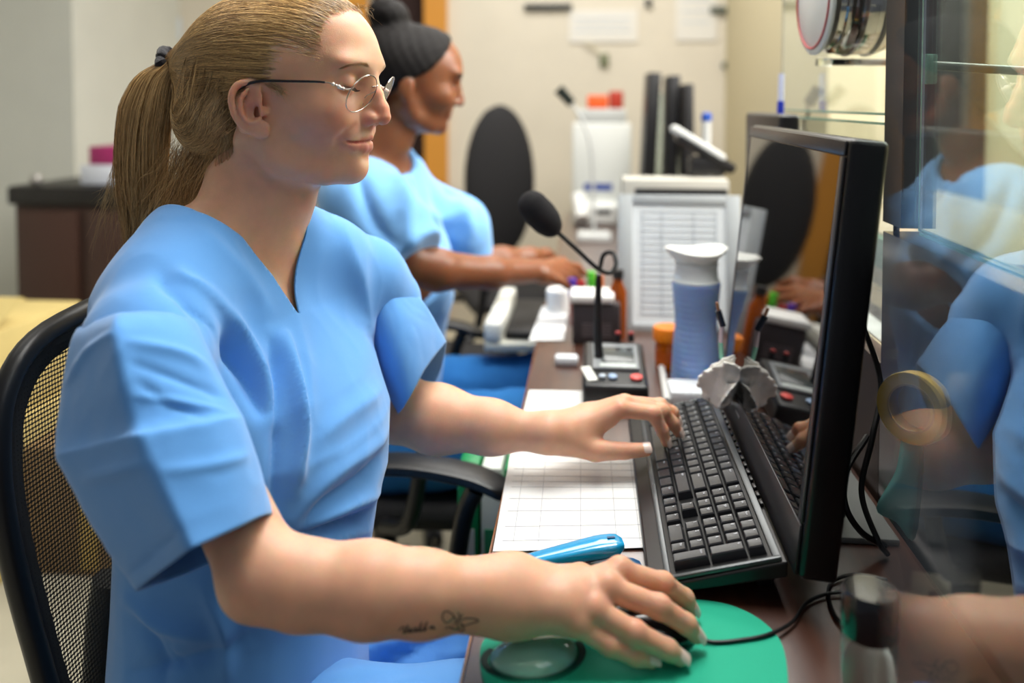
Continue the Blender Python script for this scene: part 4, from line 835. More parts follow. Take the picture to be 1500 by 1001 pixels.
# ---- all-in-one computer
Yn, Yf, Zb, Zt, Xb, Xt = .795, 1.272, .791, 1.212, .197, .238
up_ = np.array([Xt - Xb, 0, Zt - Zb]); H_ = np.linalg.norm(up_); up_ /= H_; nx_ = np.array([-up_[2], 0, up_[0]])
RM = np.stack([-nx_, np.array([0, 1., 0]), up_], 1)
def mp(y, h, d=0): return np.array([Xb, y, Zb]) + up_ * h - nx_ * d
e = empty('computer', (.27, (Yn + Yf) / 2, DZ), 'black all-in-one computer with a glossy screen facing the two women', 'computer')
mb = MB(); mb.box(mp((Yn + Yf) / 2, H_ / 2, .019), (.036, Yf - Yn, H_), R=RM, bev=.006, seg=4); mb.box(mp((Yn + Yf) / 2, H_ * .45, .044), (.03, .34, .30), R=RM, bev=.012, seg=3); mb.build('housing', mat('computer_shell', '111113', rough=.3, spec=.5), e)
SCR = mat('screen_dark', '050506', rough=.03, spec=1.0, ior=1.75)
mb = MB(); mb.box(mp((Yn + Yf) / 2, .053 + (H_ - .053 - .018) / 2, -.0004), (.0022, Yf - Yn - .036, H_ - .071), R=RM); mb.build('screen', SCR, e, smooth=False)
BZ = mat('bezel_satin', '2a282a', rough=.32, spec=.5)
mb = MB(); mb.box(mp((Yn + Yf) / 2, .0265, -.0008), (.003, Yf - Yn - .012, .049), R=RM, bev=.001); mb.box(mp((Yn + Yf) / 2, H_ - .010, -.0006), (.0026, Yf - Yn - .012, .014), R=RM, bev=.001)
for y in (Yn + .011, Yf - .011): mb.box(mp(y, .053 + (H_ - .071) / 2, -.0006), (.0026, .012, H_ - .071), R=RM, bev=.001)
mb.build('bezel', BZ, e)
mb = MB(); mb.box(mp(1.13, .034, -.0026), (.0008, .028, .0035), R=RM); mb.build('badge', mat('badge_silver', 'b5b5b8', rough=.3, metal=.8), e)
GREYP = mat('stand_grey', '7f817e', rough=.4)
mb = MB(); mb.bb((.255, .945, DZ), (.345, 1.13, DZ + .008), bev=.003); mb.bb((.285, .99, DZ + .006), (.300, 1.09, DZ + .25), bev=.004); mb.bb((.24, 1.0, DZ + .20), (.30, 1.08, DZ + .26), bev=.004); mb.build('stand', GREYP, e)
# cables behind the computer
CAB = mat('cable_black', '121213', rough=.4)
def wire(name, pts, r, label, cat='cable', group=None, n=60, m=None): return thing1(name, MB().tube(spline(pts, n), r, 8), m or CAB, label, cat, group)
wire('power_cable', [P(1262, 470, 1.0), P(1290, 560, .98), P(1278, 640, .95), P(1262, 720, .93), P(1285, 790, .90), on(1300, 812, .004)], .0032, 'black power cable hanging behind the computer down to the desk')
wire('video_cable', [P(1270, 640, .97), P(1240, 690, .92), P(1238, 740, .90), P(1262, 780, .90), P(1296, 800, .91)], .0036, 'thick black cable curving round the grey computer stand')
wire('network_cable', [on(1300, 850, .004), on(1250, 842, .004), on(1215, 858, .003), on(1222, 900, .003), on(1250, 930, .003)], .0018, 'thin black cable looping on the desk behind the mouse mat')
# tissue on the lower far corner, small tag on a string
tc_ = P(1062, 556, 1.15)
def tissue_sdf(p):
    q = p - tc_; d = None
    for (ax, ang, c, r) in (((1, .3, 0), .5, (0, 0, -.005), (.030, .0022, .036)), ((.2, 1, .3), .9, (-.010, 0, .012), (.013, .0022, .032)), ((.5, .2, 1), 1.2, (.008, -.003, -.016), (.030, .0022, .024)), ((0, .4, 1), -.6, (-.010, -.002, -.018), (.022, .002, .022)), ((1, -1, .4), .7, (.014, .002, .0), (.018, .002, .028))):
        e = ell(q, c, r, rot(ax, ang)); d = e if d is None else smin(d, e, .006)
    return d + .0007 * np.sin(q[:, 0] * 330 + q[:, 2] * 190) * np.sin(q[:, 2] * 260 - q[:, 0] * 120)
v, q = isosurf(tissue_sdf, tc_ - .06, tc_ + .06, .0022, refine=0)
o = tag(mesh('tissue', v, q, mat('tissue_paper', 'efece4', rough=.9)), 'crumpled white tissue stuck on the far lower corner of the computer', 'tissue')
e2 = empty('pen', P(1056, 500, 1.175), 'thin pen with a dark clip and teal end hanging by the screen edge', 'pen')
MB().tube([P(1050, 443, 1.17), P(1054, 462, 1.17)], .0022, 8).build('tip', mat('pen_brown', 'a9714c', rough=.5), e2); MB().tube([P(1052, 455, 1.17), P(1059, 478, 1.17)], .0045, 10).build('clip', mat('pen_navy', '1a2436', rough=.4), e2); MB().tube([P(1058, 476, 1.17), P(1056, 502, 1.17)], .0032, 10).build('barrel', mat('pen_pink', 'd6c4cc', rough=.4), e2); MB().tube([P(1056, 502, 1.17), P(1057, 526, 1.17)], .0032, 10).build('cap', mat('pen_teal', '8fd0b8', rough=.4), e2)
# ---- mouse mat, mouse, cable
mc = on(930, 962); 
MG = mat('mat_green', '10a986', rough=.75, bump=.15, bscale=700); e = empty('mouse_mat', (.045, .69, DZ), 'round green mouse mat with a clear gel wrist rest', 'mouse mat')
bnd = [on(703, 965), on(712, 940), on(745, 918), on(830, 893), on(940, 884), on(1040, 886), on(1100, 905), on(1140, 940), on(1153, 985), on(1148, 1030), on(1100, 1085), on(1000, 1130), on(860, 1120), on(760, 1070), on(712, 1010)]
b2 = spline([(p[0], p[1]) for p in bnd], 72, True); MB().prism([tuple(p) for p in b2], .0035, (0, 0, DZ + .0003)).build('pad', MG, e, sharp=30)
wc = on(784, 962, .006); mb = MB(); prof = [(0, .021)] + [(.040 * math.sin(t), .021 * math.cos(t) ** .8) for t in np.linspace(.12, 1.5, 14)] + [(.0405, .0)]
V0 = MB(); V0.lathe(prof, (0, 0, 0), 48); V = np.concatenate(V0.V) * (1.0, .62, .72); V[:, 1] += .10 * V[:, 0] ** 2 / .04; mesh('gel_rest', V @ rz(.35).T + np.array([wc[0], wc[1], DZ + .004]), V0.F, mat('gel', 'a9e0cc', rough=.05, spec=.6, trans=.35, coat=.8), e)
mb = MB()
for i in range(58):
    t = PI * (.78 + 1.30 * i / 57); p = np.array([.0445 * math.cos(t), .0445 * .64 * math.sin(t), 0]); p[1] += .10 * p[0] ** 2 / .04; d_ = p / np.linalg.norm(p); p = rz(.35) @ p; d_ = rz(.35) @ d_
    q = np.array([wc[0], wc[1], DZ + .0042]) + p; mb.box(q, (.0065, .0011, .0012), R=rz(math.atan2(d_[1], d_[0])))
mb.build('printed_rim', mat('rim_dark', '0c3d35', rough=.6), e)
ms = on(968, 918, .02); e = empty('mouse', on(968, 925), 'black computer mouse under her right hand', 'mouse'); MD = P(1010, 922, .765) - P(920, 895, .765); ang = math.atan2(MD[1], MD[0])
ma = on(1003, 938, .012); mbk = on(905, 905, .012)
def mouse_sdf(p):
    q = (p - np.array([(ma[0] + mbk[0]) / 2 - .004, (ma[1] + mbk[1]) / 2 + .006, DZ + .004])) @ rz(ang)
    return smax(smax(ell(q, (0, 0, .0), (.054, .031, .029)), -q[:, 2], .004), np.abs(q[:, 0]) - .050, .02)
v, q = isosurf(mouse_sdf, (ma[0] - .13, ma[1] - .10, DZ - .01), (ma[0] + .09, ma[1] + .13, DZ + .05), .003); mesh('shell', v, q, mat('mouse_black', '0b0b0d', rough=.18, coat=.5), e)
wire('mouse_cable', [on(1022, 934, .008), on(1045, 941, .006), on(1085, 938, .006), on(1125, 930, .006), on(1160, 912, .005), on(1180, 885, .004), on(1205, 872, .004), on(1240, 868, .004), on(1290, 878, .004)], .0017, 'thin black mouse cable running over the green mat to the right')
# ---- stapler
e = empty('stapler', on(840, 812), 'bright blue plastic stapler lying on the papers', 'stapler'); BL = mat('stapler_blue', '0f9fd8', rough=.15, coat=.8, spec=.6); BLD = mat('stapler_dark', '0a4a78', rough=.3)
pa, pb = on(738, 838, .010), on(912, 824, .012); d_ = pb - pa; L_ = np.linalg.norm(d_[:2]); an = math.atan2(d_[1], d_[0]); RS = rz(an)
def st(x, y, z): return np.array([pa[0], pa[1], DZ + .002]) + RS @ np.array([x, y, z])
def ribbon(mb, prof, n=24, seg=10):
    """prof: list of (x, half width, z top, z bottom) -> smooth long shell"""
    P_ = np.array(prof); xs = np.linspace(P_[0, 0], P_[-1, 0], n); T = [np.interp(xs, P_[:, 0], P_[:, i]) for i in (1, 2, 3)]; V = []; a = np.linspace(0, 2 * PI, seg * 2, endpoint=False)
    for i in range(n):
        w, zt, zb = T[0][i], T[1][i], T[2][i]; c = (zt + zb) / 2; h = (zt - zb) / 2
        for t in a: ct, s_ = math.cos(t), math.sin(t); V.append(st(xs[i], w * np.sign(ct) * abs(ct) ** .55, c + h * np.sign(s_) * abs(s_) ** .55))
    k = seg * 2; mb.add(V, [(i * k + j, i * k + (j + 1) % k, (i + 1) * k + (j + 1) % k, (i + 1) * k + j) for i in range(n - 1) for j in range(k)] + [tuple(range(k))[::-1], tuple(range((n - 1) * k, n * k))])
mb = MB(); ribbon(mb, [(0, .004, .012, .010), (.02, .009, .021, .013), (L_ * .5, .0125, .029, .017), (L_ * .8, .015, .036, .020), (L_ * .95, .014, .037, .023), (L_, .008, .034, .027)]); mb.build('upper_arm', BL, e)
mb = MB(); ribbon(mb, [(-.004, .005, .008, .001), (.02, .010, .011, .001), (L_ * .6, .011, .012, .001), (L_ + .012, .012, .010, .001), (L_ + .02, .008, .007, .002)]); mb.build('base', BLD, e)
mb = MB(); ribbon(mb, [(.02, .006, .020, .011), (L_ * .6, .0065, .023, .012), (L_ * .97, .0065, .029, .019)]); mb.build('magazine', mat('steel', 'a8adb0', rough=.25, metal=1), e)
mb = MB(); mb.box(st(L_ * .90, 0, .0373), (.008, .003, .0012), R=RS); mb.build('slot', BLD, e)
# ---- papers
def sheet(name, pts, h, m, label, cat, th=.0006, rnd=0, parent=None):
    P_ = [np.array([q[0], q[1], DZ + h]) for q in pts]; n = 10; V = []
    for k in (0, -th):
        for i in range(n + 1):
            for j in range(n + 1): a, b = i / n, j / n; q = P_[0] * (1 - a) * (1 - b) + P_[1] * a * (1 - b) + P_[2] * a * b + P_[3] * (1 - a) * b; V.append(q + (0, 0, k + rnd * (noise.noise(Vector(q * 25)) + .6)))
    m_ = (n + 1) ** 2; Fc = [(i * (n + 1) + j, (i + 1) * (n + 1) + j, (i + 1) * (n + 1) + j + 1, i * (n + 1) + j + 1) for i in range(n) for j in range(n)]; e_ = list(range(n + 1)) + [i * (n + 1) + n for i in range(1, n + 1)] + [n * (n + 1) + j for j in range(n - 1, -1, -1)] + [i * (n + 1) for i in range(n - 1, 0, -1)]
    o = mesh(name, V, Fc + [tuple(m_ + k for k in f[::-1]) for f in Fc] + [(e_[k], m_ + e_[k], m_ + e_[(k + 1) % len(e_)], e_[(k + 1) % len(e_)]) for k in range(len(e_))], m, parent, sharp=30); return tag(o, label, cat) if label else o
INK = mat('print_grey', '8d939b', rough=.8)
def lines(parent, pts, h, rows, cols, m=INK, w=.00028):
    P_ = [np.array([q[0], q[1], DZ + h]) for q in pts]; mb = MB(); g = lambda a, b: P_[0] * (1 - a) * (1 - b) + P_[1] * a * (1 - b) + P_[2] * a * b + P_[3] * (1 - a) * b
    for r_ in rows: mb.tube([g(.05, r_), g(.95, r_)], w, 4)
    for c in cols: mb.tube([g(c, .06), g(c, .94)], w, 4)
    return mb.build('printed_lines', m, parent)
SL = [on(722, 812), on(955, 806), on(935, 668), on(748, 664)]
o = sheet('document_sleeve', SL, .0024, PAPER, 'printed form in a clear plastic sleeve under her wrists', 'document', rnd=.0006); lines(o, SL, .0034, [.08, .2, .34, .46, .58, .64, .70, .78, .86, .93], [.12, .28, .55, .78, .93])
v_ = sheet('clear_film', [q + (0, 0, 0) for q in SL], .0052, mat('clear_film', 'ffffff', rough=.12, trans=.0, alpha=.16, spec=1, coat=1, bump=.6, bscale=40), None, None, rnd=.0012, parent=o)
sheet('paper_sheet', [on(765, 612), on(905, 618), on(900, 575), on(775, 573)], .0016, PAPER, 'blank white paper lying in front of the intercom', 'paper')
sheet('paper_sheet', [on(775, 500), on(826, 500), on(832, 450), on(795, 450)], .002, PAPER, 'small white paper at the desk edge beside the black speaker box', 'paper')
q0, q1 = on(982, 594), on(1062, 594); mb = MB(); mb.bb((q0[0], q0[1], DZ), (q1[0], q0[1] + .07, DZ + .022), bev=.004); thing1('small_box', mb, mat('box_white', 'dfe3e8', rough=.5), 'small white box lying between the keyboard and the wipes canister', 'box')
thing1('white_pen', MB().tube([on(977, 588, .007), on(965, 512, .007)], .0062, 12), mat('pen_white', 'dcdcd8', rough=.4), 'thick white marker lying to the right of the intercom', 'marker')
# ---- intercom with gooseneck microphone
a = on(853, 600); b = on(950, 598); X0, X1, Y0 = a[0], b[0], a[1]; Y1 = Y0 + .175; e = empty('intercom', ((X0 + X1) / 2, (Y0 + Y1) / 2, DZ), 'black desk intercom with grey display and curled gooseneck microphone', 'intercom')
IC = mat('intercom_black', '18191b', rough=.35); ICG = mat('intercom_grey', '8b8f92', rough=.4)
hf, hb = .040, .062; V = [(X0, Y0, DZ), (X1, Y0, DZ), (X1, Y1, DZ), (X0, Y1, DZ), (X0, Y0, DZ + hf), (X1, Y0, DZ + hf), (X1, Y1, DZ + hb), (X0, Y1, DZ + hb)]
o = mesh('body', V, [(3, 2, 1, 0), (4, 5, 6, 7), (0, 1, 5, 4), (1, 2, 6, 5), (2, 3, 7, 6), (3, 0, 4, 7)], IC, e, smooth=True, sharp=30); bv = o.modifiers.new('b', 'BEVEL'); bv.width = .008; bv.segments = 4
sl = math.atan2(hb - hf, Y1 - Y0); RI = rot((1, 0, 0), sl); ip = lambda u, v, h=0: np.array([X0 + u * (X1 - X0), Y0, DZ + hf]) + RI @ np.array([0, v * (Y1 - Y0) / math.cos(sl), h])
MB().box(ip(.52, .60, .002), (.078, .100, .006), R=RI, bev=.002).build('top_panel', ICG, e); MB().box(ip(.56, .60, .0052), (.056, .062, .003), R=RI, bev=.001).build('display', mat('display_grey', '4a4f50', rough=.15), e); MB().box(ip(.55, .37, .0052), (.060, .016, .002), R=RI, bev=.001).build('label_strip', mat('label_pale', 'c3cac8', rough=.5), e)
for u, c_, n_, r_ in ((.30, 'b9c4d2', 'button', .006), (.46, '9db6d8', 'button', .0075), (.82, 'e8544e', 'talk_button', .010)): mb = MB(); mb.lathe([(r_, 0), (r_, .003), (r_ * .8, .0042), (0, .0042)], ip(u, .16, .001), 20, ax=RI @ np.array([0, 0, 1.])); mb.build(n_, mat('btn_' + c_, c_, rough=.35), e)
MB().box(ip(.10, .22, .001), (.017, .052, .004), R=RI @ rz(.25), bev=.003).build('white_sticker', mat('sticker_white', 'f2f4ee', rough=.4), e)
for u in (.58, .80):
    mb = MB(); q = ip(u, .97, .004); mb.lathe([(.0055, 0), (.0055, .012), (0, .012)], q, 14); kb = mb.build('knob', BLKM, e); mb = MB(); mb.lathe([(.0045, .0122), (.0045, .016), (0, .0165)], q, 14); mb.build('knob_cap', mat('knob_red', 'b23c3e', rough=.4), kb)
g0 = ip(.26, .55, .004); mz = 1.40; g = [g0, P(876, 500, 1.44), P(876, 440, 1.43), P(878, 398, 1.42), P(884, 374, 1.41), P(898, 371, 1.40), P(902, 388, 1.385), P(893, 400, 1.375), P(876, 394, 1.365), P(845, 366, 1.35), P(812, 336, 1.33)]
mb = MB(); mb.tube([g0, P(876, 500, 1.44), P(876, 440, 1.43), P(877, 402, 1.42)], [.0085, .0075, .0065, .0050], 14); mb.build('stem', IC, e)
gp = spline(g[3:], 60); mb = MB(); mb.tube(gp, .0038, 12); mb.build('gooseneck', BLKM, e)
a, b = P(773, 292, 1.315), P(808, 333, 1.325)
def foam(p): return smin(cap(p, a + (b - a) * .22, a + (b - a) * .72, .0235, .0215), cap(p, a + (b - a) * .6, b, .018, .014), .02)
v, q = isosurf(foam, np.minimum(a, b) - .04, np.maximum(a, b) + .04, .003); mesh('foam_windshield', v, q, mat('foam_black', '1b191c', rough=.95, bump=.9, bscale=900), e)
# ---- wipes canister
q = on(1021, 572); q = np.array([q[0] + .002, q[1] + .04, DZ]); e = empty('wipes_canister', q, 'tall pale blue canister of wipes with a white lid and pulled-up tissue', 'canister')
R_ = .0405; mb = MB(); prof = [(0, 0), (.041, 0), (.0425, .004), (.042, .03), (.040, .06), (.0365, .10), (.0365, .12), (.040, .155), (.042, .175), (.042, .182)]; pp = []
for i in range(60): z_ = .004 + .176 * i / 59; pp.append((np.interp(z_, [p[1] for p in prof[1:]], [p[0] for p in prof[1:]]) + .0005 * math.sin(z_ * 620), z_))
mb.lathe([(0, 0), (.041, 0)] + pp, q, 48); mb.build('body', mat('canister_blue', '93aee0', rough=.4, sss=.004), e)
mb = MB(); mb.lathe([(.0415, .182), (.038, .186), (.036, .205), (.038, .214), (.0, .214)], q, 48); mb.build('neck', mat('canister_neck', 'd9dfe2', rough=.35), e)
mb = MB(); rng = np.random.default_rng(2); n = 48; V = []
for k, (r_, z_) in enumerate(((.034, .212), (.040, .220), (.049, .228), (.054, .236), (.044, .241), (.010, .238))):
    for i in range(n): t = 2 * PI * i / n; V.append(q + (r_ * math.cos(t) * (1 + .10 * math.sin(3 * t)), r_ * math.sin(t) * .8, z_ + .0035 * math.sin(2 * t + 1) * (k > 0)))
mb.add(V, [(k * n + i, k * n + (i + 1) % n, (k + 1) * n + (i + 1) % n, (k + 1) * n + i) for k in range(5) for i in range(n)] + [tuple(range(n))[::-1], tuple(range(5 * n, 6 * n))]); mb.build('lid', mat('lid_white', 'f4f5f0', rough=.4), e)
# ---- things behind: orange cup, speaker, markers, holder
q = on(977, 548); q = np.array([q[0] + .005, q[1] + .03, DZ]); e = empty('pill_bottle', q, 'orange plastic pill bottle beside the pale blue canister', 'bottle'); mb = MB(); mb.lathe([(0, 0), (.023, 0), (.024, .003), (.024, .05), (.022, .052)], q, 32); mb.build('bottle', mat('orange_plastic', 'f0780c', rough=.2, trans=.35, coat=.4), e)
mb = MB(); mb.lathe([(.022, .052), (.028, .055), (.029, .075), (.027, .079), (0, .079)], q, 32); mb.build('cap', mat('orange_cap', 'f5860f', rough=.4), e); MB().lathe([(.0243, .016), (.0243, .036)], q, 32).build('label', mat('label_amber', 'c85a08', rough=.5), e)
a = on(838, 505); e = empty('speaker_box', a, 'dark grey speaker box with a white top behind the intercom', 'speaker'); mb = MB(); mb.bb((a[0], a[1], DZ), (a[0] + .098, a[1] + .09, DZ + .085), bev=.006); mb.build('housing', mat('speaker_grey', '3a3436', rough=.5), e)
mb = MB(); mb.bb((a[0] - .004, a[1] - .004, DZ + .086), (a[0] + .085, a[1] + .08, DZ + .102), bev=.004); mb.build('white_top', mat('box_top_white', 'eceae6', rough=.5), e)
mb = MB()
for k in range(5): mb.bb((a[0] + .02, a[1] - .0012, DZ + .018 + k * .006), (a[0] + .08, a[1] - .0002, DZ + .0205 + k * .006))
mb.build('grille', mat('grille_dark', '6b6466', rough=.4), e)
q = on(831, 538); thing1('eraser', MB().bb((q[0] - .024, q[1], DZ), (q[0] + .020, q[1] + .03, DZ + .018), bev=.006), MATS['box_white'], 'small white block at the front left of the intercom', 'eraser')
q = on(808, 462); mb = MB(); mb.lathe([(.012, 0), (.034, 0), (.035, .004), (.035, .046), (.033, .05), (.012, .05), (.012, 0)], (q[0] + .02, q[1] + .05, DZ), 36); thing1('paper_roll', mb, PAPER, 'white paper roll standing on the desk by the far nurse\'s hand', 'paper roll')
AMB = mat('amber', '9a4a14', rough=.2, trans=.3)
q = on(905, 500); q = np.array([q[0], q[1] + .02, DZ]); e = empty('amber_bottle', q, 'narrow amber bottle behind the gooseneck stem', 'bottle'); MB().lathe([(0, 0), (.018, 0), (.019, .004), (.019, .10), (.010, .12), (.010, .13)], q, 24).build('glass', AMB, e); MB().lathe([(.012, .128), (.012, .145), (0, .145)], q, 24).build('cap', BLKM, e)
for x, y, c_, nm, lb in ((838, 408, '5a3fb0', 'violet', 'violet'), (851, 412, 'b81f28', 'red', 'red'), (866, 398, '5fd03a', 'green', 'bright green'), (878, 404, 'd8702a', 'orange', 'orange')):
    p0, p1 = P(x, y, 1.86), P(x + 2, y + 62, 1.86); e = empty('highlighter', p1, lb + ' marker standing behind the speaker box', 'marker', 'markers behind the speaker box'); MB().tube([p0 + (p1 - p0) * .4, p1], .0085, 12).build('barrel', mat('mk_' + nm, c_ if nm != 'violet' else '8a2430', rough=.35), e); MB().tube([p0, p0 + (p1 - p0) * .41], .0095, 12).build('cap', mat('mkc_' + nm, c_, rough=.3), e)
mb = MB(); cpos = P(857, 455, 1.86); mb.lathe([(.030, 0), (.034, .0), (.036, .055), (.033, .055), (.030, .004), (0, .004)], (cpos[0], cpos[1], DZ), 28); thing1('pen_cup', mb, mat('cup_rust', '8c3318', rough=.4), 'rust red cup holding markers behind the speaker box', 'pen cup')
# document holder
a, b = on(905, 486), on(1084, 486); e = empty('document_holder', (a + b) / 2, 'grey framed document holder with a printed sheet behind the canister', 'document holder'); w = b[0] - a[0]; hh = .292
RH = rot((1, 0, 0), -math.radians(8)); hp = lambda u, v, d=0: np.array([a[0] + u * w, a[1], DZ + .004]) + RH @ np.array([0, -d, v * hh])
FR = mat('holder_grey', 'a9aeb0', rough=.4, trans=.0)
mb = MB()
for (u0, v0, u1, v1) in ((0, 0, .12, 1), (.88, 0, 1, 1), (.12, .93, .88, 1), (.12, 0, .88, .05)): mb.box((hp((u0 + u1) / 2, (v0 + v1) / 2)), ((u1 - u0) * w, .006, (v1 - v0) * hh), R=RH, bev=.001)
mb.build('frame', FR, e); MB().box(hp(.5, .49, -.001), (.76 * w, .002, .88 * hh), R=RH).build('sheet', mat('sheet_pale', 'dfe5e8', rough=.6), e)
mb = MB()
for k in range(17): mb.box(hp(.5, .12 + k * .047, .0006), (.62 * w, .0008, .0016), R=RH)
for u in (.2, .36, .62, .8): mb.box(hp(u, .49, .0006), (.0014, .0008, .76 * hh), R=RH)
mb.build('printed_lines', mat('print_pale', 'a7b0b8', rough=.8), e); MB().box(hp(.5, .3, -.05), (.05, .09, .006), R=rot((1, 0, 0), .6)).build('rear_foot', FR, e)
# ---- right side: tape roll with teal paper, lidded bottle
c = P(1340, 597, .86); ax = np.array([-.72, -.68, .08]); e = empty('tape_roll', c, 'roll of yellow tape hanging on the black partition', 'tape'); mb = MB(); mb.lathe([(.024, -.009), (.036, -.009), (.0365, -.007), (.0365, .007), (.036, .009), (.024, .009), (.024, -.009)], c, 48, ax=ax); mb.build('tape', mat('tape_yellow', 'd3b45e', rough=.3, coat=.4), e)
mb = MB(); mb.lathe([(.0225, -.0095), (.0245, -.0095), (.0245, .0095), (.0225, .0095), (.0225, -.0095)], c, 48, ax=ax); mb.build('core', mat('tape_core', 'b79a5a', rough=.6), e)
g = [(1322, 640), (1348, 640), (1352, 690), (1340, 790), (1312, 765), (1284, 745), (1312, 690)]; V = [P(x, y, .862 - .0003 * i * 3) for i, (x, y) in enumerate(g)]; mid = P(1325, 700, .855)
V2 = spline(V, 35, True); Vv = [mid] + [mid + (v - mid) * .5 + CF * -.003 for v in V2] + list(V2); n = 35
o = tag(mesh('teal_note', Vv, [(0, 1 + i, 1 + (i + 1) % n) for i in range(n)] + [(1 + i, 1 + n + i, 1 + n + (i + 1) % n, 1 + (i + 1) % n) for i in range(n)], mat('teal_paper', '7ec4bd', rough=.6)), 'teal paper strip hanging under the tape roll', 'paper strip'); s_ = o.modifiers.new('t', 'SOLIDIFY'); s_.thickness = .0014
q = P(1272, 1000, .665); q = np.array([q[0], q[1], DZ]); e = empty('bottle', q, 'clear bottle with a black lid at the bottom right of the desk', 'bottle'); MB().lathe([(0, 0), (.019, 0), (.021, .004), (.021, .066), (.017, .074)], q, 32).build('body', mat('bottle_clear', 'dff0ea', rough=.05, trans=.9, ior=1.4), e); MB().lathe([(.021, .073), (.0215, .075), (.0215, .106), (.020, .109), (0, .109)], q, 40).build('lid', mat('lid_black', '0e0e10', rough=.2, coat=.4), e)
# ================================================================ the second woman, further down the desk
H2 = rz(math.radians(20)) @ rot((0, 1, 0), math.radians(9))
HO2 = onY(680, 151, 1.80) - H2 @ np.array([.131, 0, -.003])
def toh2(p): return ((p - HO2) @ H2) * (1, -1, 1)
ARM2N = [P(545, 300, 1.66), P(600, 385, 1.64), P(640, 396, 1.66), P(720, 400, 1.74), P(795, 396, 1.84)]
HF2 = [[P(800, 396, 1.85), P(828, 388, 1.92), P(846, 392, 1.96), P(856, 402, 1.97)], [P(800, 399, 1.84), P(826, 396, 1.89), P(842, 402, 1.92), P(850, 410, 1.93)], [P(798, 402, 1.83), P(820, 403, 1.86), P(834, 409, 1.88), P(841, 416, 1.89)], [P(796, 404, 1.82), P(814, 409, 1.83), P(825, 414, 1.84), P(832, 420, 1.85)], [P(796, 394, 1.86), P(812, 384, 1.90), P(824, 382, 1.94), P(832, 386, 1.96)]]
ARM2F = [P(655, 300, 2.02), P(690, 385, 2.05), P(735, 382, 2.08), P(775, 378, 2.12)]
def person2(p):
    q = toh2(p); d = smin(face_sdf(q, ears=False, lids=False, lips=True), chain(q, [(.0, 0, -.04), (-.02, 0, -.10), (-.06, 0, -.18)], (.047, .049, .06), .02), .016)
    d = smin(d, ell(np.c_[q[:, 0], np.abs(q[:, 1]), q[:, 2]], (-.008, .074, .005), (.016, .008, .028)), .006)
    d = smin(d, top2(p) + .012, .02)
    a = chain(p, ARM2N, (.042, .038, .040, .032, .024), .02)
    for i, h in enumerate(HF2): a = smin(a, chain(p, h, (.020, .0105, .0090, .0072), .006), .008)
    a = smin(a, chain(p, ARM2F, (.040, .036, .033, .024), .02), .01); a = smin(a, chain(p, [P(775, 378, 2.12), P(800, 374, 2.16), P(815, 380, 2.18)], (.024, .018, .010), .01), .02)
    return smin(d, a, .012)
T2C = P(585, 330, 1.82)
def top2(p):
    b = HO2 + (-.06, .03, -.23); d = chain(p, [b + (.0, 0, -.02), b + (.02, 0, -.17), b + (-.005, 0, -.40)], (.11, .130, .135), .05)
    d = smin(d, chain(p, [b + (.01, .15, .03), b + (0, 0, .065), b + (-.01, -.16, .02)], (.062, .060, .066), .05), .05)
    return smax(d, .46 - p[:, 2], .03)
def cloth2(p):
    d = top2(p); q = toh2(p)
    a, b_, c_ = HO2 + (-.07, -.13, -.21), P(560, 325, 1.66), P(600, 372, 1.63)
    d = smin(d, chain(p, [a, b_, c_], (.070, .078, .074), .03), .03); d = smin(d, chain(p, [HO2 + (-.05, .15, -.235), P(672, 330, 2.0), P(685, 362, 2.03)], (.068, .066, .060), .03), .03)
    w = c_ - b_; w /= np.linalg.norm(w); far = (p - c_) @ w - .012; m = np.linalg.norm(p - c_, axis=1) < .16
    d = np.where(m & (far > -.05), smax(d, far, .006), d)
    nk = chain(q, [(.02, 0, -.05), (-.03, 0, -.15)], (.058, .072), .02); return smax(d, -(nk), .01)
w2 = empty('person', HO2 + (-.06, .03, -1.2), 'dark-haired woman with a bun in light blue scrubs working further down the desk', 'person')
v, q = isosurf(person2, HO2 + (-.35, -.42, -.45), P(870, 420, 1.98) + (.06, .45, .75), .0048, refine=1)
SK2 = mat('skin_brown', '7c4a2c', rough=.42, sss=.004, attr='Col'); qq = toh2(v); C = np.tile(np.array(lin('7e4c2d')[:3]), (len(v), 1)); qa = np.c_[qq[:, 0], np.abs(qq[:, 1]), qq[:, 2]]
dl = chain(qa, [(.103, 0, -.033), (.092, .02, -.031)], (.008, .004)); wl = smooth01(1 - dl / .003)[:, None]; C = C * (1 - wl) + np.array(lin('6b3530')[:3]) * wl
we = smooth01(1 - (ell(qa, (.098, .033, .031), (.010, .014, .0045))) / .002)[:, None] * .8; C = C * (1 - we) + np.array(lin('20120e')[:3]) * we
wb = smooth01(1 - (ell(qa, (.108, .033, .053), (.02, .020, .0035))) / .002)[:, None] * .8; C = C * (1 - wb) + np.array(lin('24150f')[:3]) * wb
mesh('body', v, q, SK2, w2, col=C)
def hair2(p):
    q = toh2(p); m = np.c_[q[:, 0], np.abs(q[:, 1]), q[:, 2]]; d = smin(ell(m, (-.019, 0, .055), (.107, .083, .092)), ell(m, (.034, 0, .063), (.0850, .0720, .084)), .02); d = smin(d, ell(m, (-.065, 0, .0), (.050, .055, .052)), .03)
    d = smax(d, (q[:, 0] - np.interp(q[:, 2], [-.06, -.01, .02, .05, .10, .14], [-.05, -.035, -.010, .040, .072, .085])), .012); d = np.maximum(d, -q[:, 2] * 0 + d)
    b = ell(q, (-.060, 0, .155), (.046, .042, .036)); r = 1 + .0; return smin(d, b, .015) + .0009 * np.sin(q[:, 0] * 260 + 3 * np.sin(q[:, 1] * 90)) * np.sin(q[:, 2] * 210)
